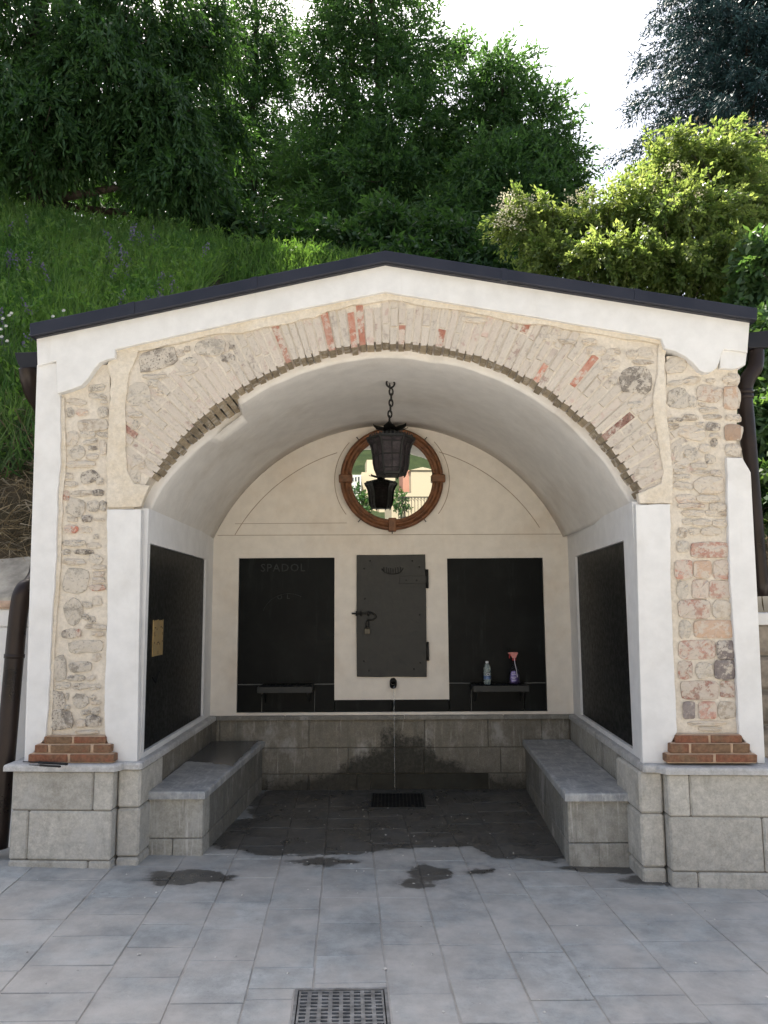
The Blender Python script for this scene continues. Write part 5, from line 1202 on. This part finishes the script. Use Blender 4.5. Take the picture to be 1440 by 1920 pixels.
for i, p in enumerate(fl):
    t = thing('daisy', 'white daisy left of the roof end, ' + ('third from the top of its cluster', 'second from the top of its cluster', 'fourth from the top of its cluster', 'second lowest of its cluster', 'lowest of its cluster', 'topmost of its cluster', 'third lowest of its cluster', 'alone above the roof corner, nearer the ridge', 'alone above the roof corner, nearer the eave')[i], 'flower', 'white daisies beside the left roof end'); bm = bmesh.new(); q = Vector((p.x + random.uniform(-.1, .1), p.y + .25, height(p.x, p.y + .25))); add_tube(bm, [q, (q + p) / 2 + Vector((.02, 0, 0)), p], .0025, 5); ob('stem', bm, plain('flower_stem', (.05, .10, .03), .8) if i == 0 else bpy.data.materials['flower_stem'], t)
    k = 10; an = np.linspace(0, 2 * math.pi, k, endpoint=False); D = unit(np.stack([np.cos(an), -.4 + 0 * an, np.sin(an) * .6 + .2], 1)); N = unit(np.cross(D, np.tile([0, -1.0, .5], (k, 1)))); cards('petals', np.tile(np.array(p), (k, 1)), D, N, np.full(k, .022), np.full(k, .006), rng.uniform(0, 1, k), L_WHITE, t)

# ================================================================== BEHIND THE CAMERA (seen in the mirror)
def far_h(y): return 0 if y > -20 else (-20 - y) * .072 if y > -160 else 10.1 + (-160 - y) * .33
ys_ = [-19.9, -30, -60, -100, -140, -160, -200, -260, -330, -420]; xs_ = np.linspace(-260, 260, 27)
Vf = [(x, y, far_h(y) - .05 + (8 * noise.noise((x * .012, y * .012, 1)) if y < -170 else 0)) for y in ys_ for x in xs_]; n = len(xs_)
tag(pyd('far_hill', Vf, [(j * n + i, (j + 1) * n + i, (j + 1) * n + i + 1, j * n + i + 1) for j in range(len(ys_) - 1) for i in range(n - 1)], M_FAR, smooth=True), 'green wooded hill across the street, seen in the mirror', kind='structure')
def refl(cx, cy, yy):
    r = ray(600 + cx / 5.143, 690 + cy / 5.143); t = (MC - CAM).dot(MN) / r.dot(MN); p = CAM + r * t; q = r - MN * (2 * r.dot(MN)); return p + q * ((yy - p.y) / q.y)
M_HW = plain('house_white', (.50, .50, .48), .9); M_HC = plain('house_cream', (.40, .35, .26), .9); M_HP = plain('house_pink', (.36, .19, .145), .9); M_HG = plain('house_grey', (.16, .14, .11), .9); M_HR = plain('house_roof', (.24, .11, .07), .9); M_GL = plain('window_glass', (.05, .06, .07), .2)
def house(label, c, yy, m, wins=(), roof=None, group=None):
    l, t, r_, b = c; A = refl(l, t, yy); B = refl(r_, b, yy); t_ = thing('house', label, 'house')
    zb = far_h(yy - 10) - 2; x0, x1 = min(A.x, B.x), max(A.x, B.x); bm = bmesh.new(); add_box(bm, x0, x1, yy - 9, yy, zb, A.z); ob('wall', bm, m, t_)
    if roof:
        bm = bmesh.new(); h = (x1 - x0) * roof; o = .25
        v = [bm.verts.new(p) for p in ((x0 - o, yy + o, A.z), (x1 + o, yy + o, A.z), ((x0 + x1) / 2, yy + o, A.z + h), (x0 - o, yy - 9 - o, A.z), (x1 + o, yy - 9 - o, A.z), ((x0 + x1) / 2, yy - 9 - o, A.z + h))]
        for q in ((0, 1, 2), (5, 4, 3), (0, 3, 4, 1), (1, 4, 5, 2), (2, 5, 3, 0)): bm.faces.new([v[i] for i in q])
        ob('roof', bm, m, t_)
    for wx, wy, ww, wh in wins:
        P = refl(wx - ww / 2, wy - wh / 2, yy + .05); Q = refl(wx + ww / 2, wy + wh / 2, yy + .05); bm = bmesh.new(); add_box(bm, min(P.x, Q.x), max(P.x, Q.x), yy - .02, yy + .05, Q.z, P.z); w_ = ob('window', bm, M_HW, t_)
        d = .12 * (max(P.x, Q.x) - min(P.x, Q.x)); bm = bmesh.new(); add_box(bm, min(P.x, Q.x) + d, max(P.x, Q.x) - d, yy + .045, yy + .07, Q.z + d, P.z - d); ob('pane', bm, M_GL, w_)
house('white house with rows of small windows, reflected at the left of the mirror', (215, 1030, 398, 1290), -150, M_HW, [(316, 1075, 22, 45), (345, 1072, 22, 45), (373, 1068, 22, 45), (335, 1185, 24, 70), (260, 1080, 22, 45), (378, 1155, 12, 14)])
house('cream house beside the white house in the mirror', (402, 1005, 565, 1300), -154, M_HC)
house('narrow cream tower house rising above the cream house in the mirror', (452, 885, 535, 1080), -158, M_HC)
house('pale cream house in the middle of the mirror behind the lantern', (570, 1042, 726, 1330), -146, M_HC)
house('pink house reflected left of the large cream house in the mirror', (798, 985, 874, 1195), -152, M_HP, (), None)
house('grey low house below the pink house in the mirror', (790, 1197, 880, 1340), -140, M_HG)
house('large cream gabled house reflected at the right of the mirror', (878, 985, 1100, 1250), -148, M_HC, (), .13)
house('near cream house behind the railing, low in the mirror', (690, 1205, 1010, 1500), -60, M_HC)
st = thing('street_wall', 'long cream street wall across the square, lengthened and paled to bounce sun at the fountain', 'wall'); bm = bmesh.new(); add_box(bm, -16, 18, -14.6, -14.1, -.4, 2.90); ob('wall_face', bm, plain('bounce_cream_render', (.62, .53, .40), .9), st); bm = bmesh.new(); add_box(bm, -16, 18, -14.65, -14.05, 2.902, 2.98, .01); ob('coping', bm, M_HG, st)  # length and pale colour chosen to bounce sunlight into the niche
ra = thing('iron_railing', 'dark wrought iron railing on the street wall seen in the mirror', 'railing'); zr = refl(860, 1245, -14.3).z; xa, xb = refl(755, 1240, -14.3).x, 5.2
for z in (3.06, zr): bm = bmesh.new(); add_box(bm, xa, xb, -14.32, -14.28, z - .02, z + .02); ob('rail', bm, M_IRON2, ra)
x = xa + .02
while x < xb:
    bm = bmesh.new(); add_tube(bm, [(x, -14.3, 2.985), (x, -14.3, zr + .01)], .011, 6); add_tube(bm, [(x + .045 * math.cos(t), -14.3, zr - .09 + .05 * math.sin(t)) for t in np.linspace(0, 5, 10)], .007, 5); ob('baluster', bm, M_IRON2, ra); x += .115
for i, (px_, yy, h_) in enumerate(((380, -40, 5.5), (705, -70, 6.5), (770, -58, 6.0))):
    p = refl(px_, 1230, yy); t = thing('garden_tree', ('small leafy garden tree below the white house in the mirror', 'garden tree in front of the pale cream house in the mirror', 'garden tree beside the pink house in the mirror')[i], 'tree'); bm = bmesh.new(); limb(bm, (p.x, yy, far_h(yy) - .2), p, .12, .05); ob('trunk', bm, M_BARK, t)
    T, O = lobes_points([((p.x, yy, p.z - .6), (.9, .9, 1.1), 130)]); sprays(T, O, 9, .24, .07, .5, .3, L_MID, 'crown', t)
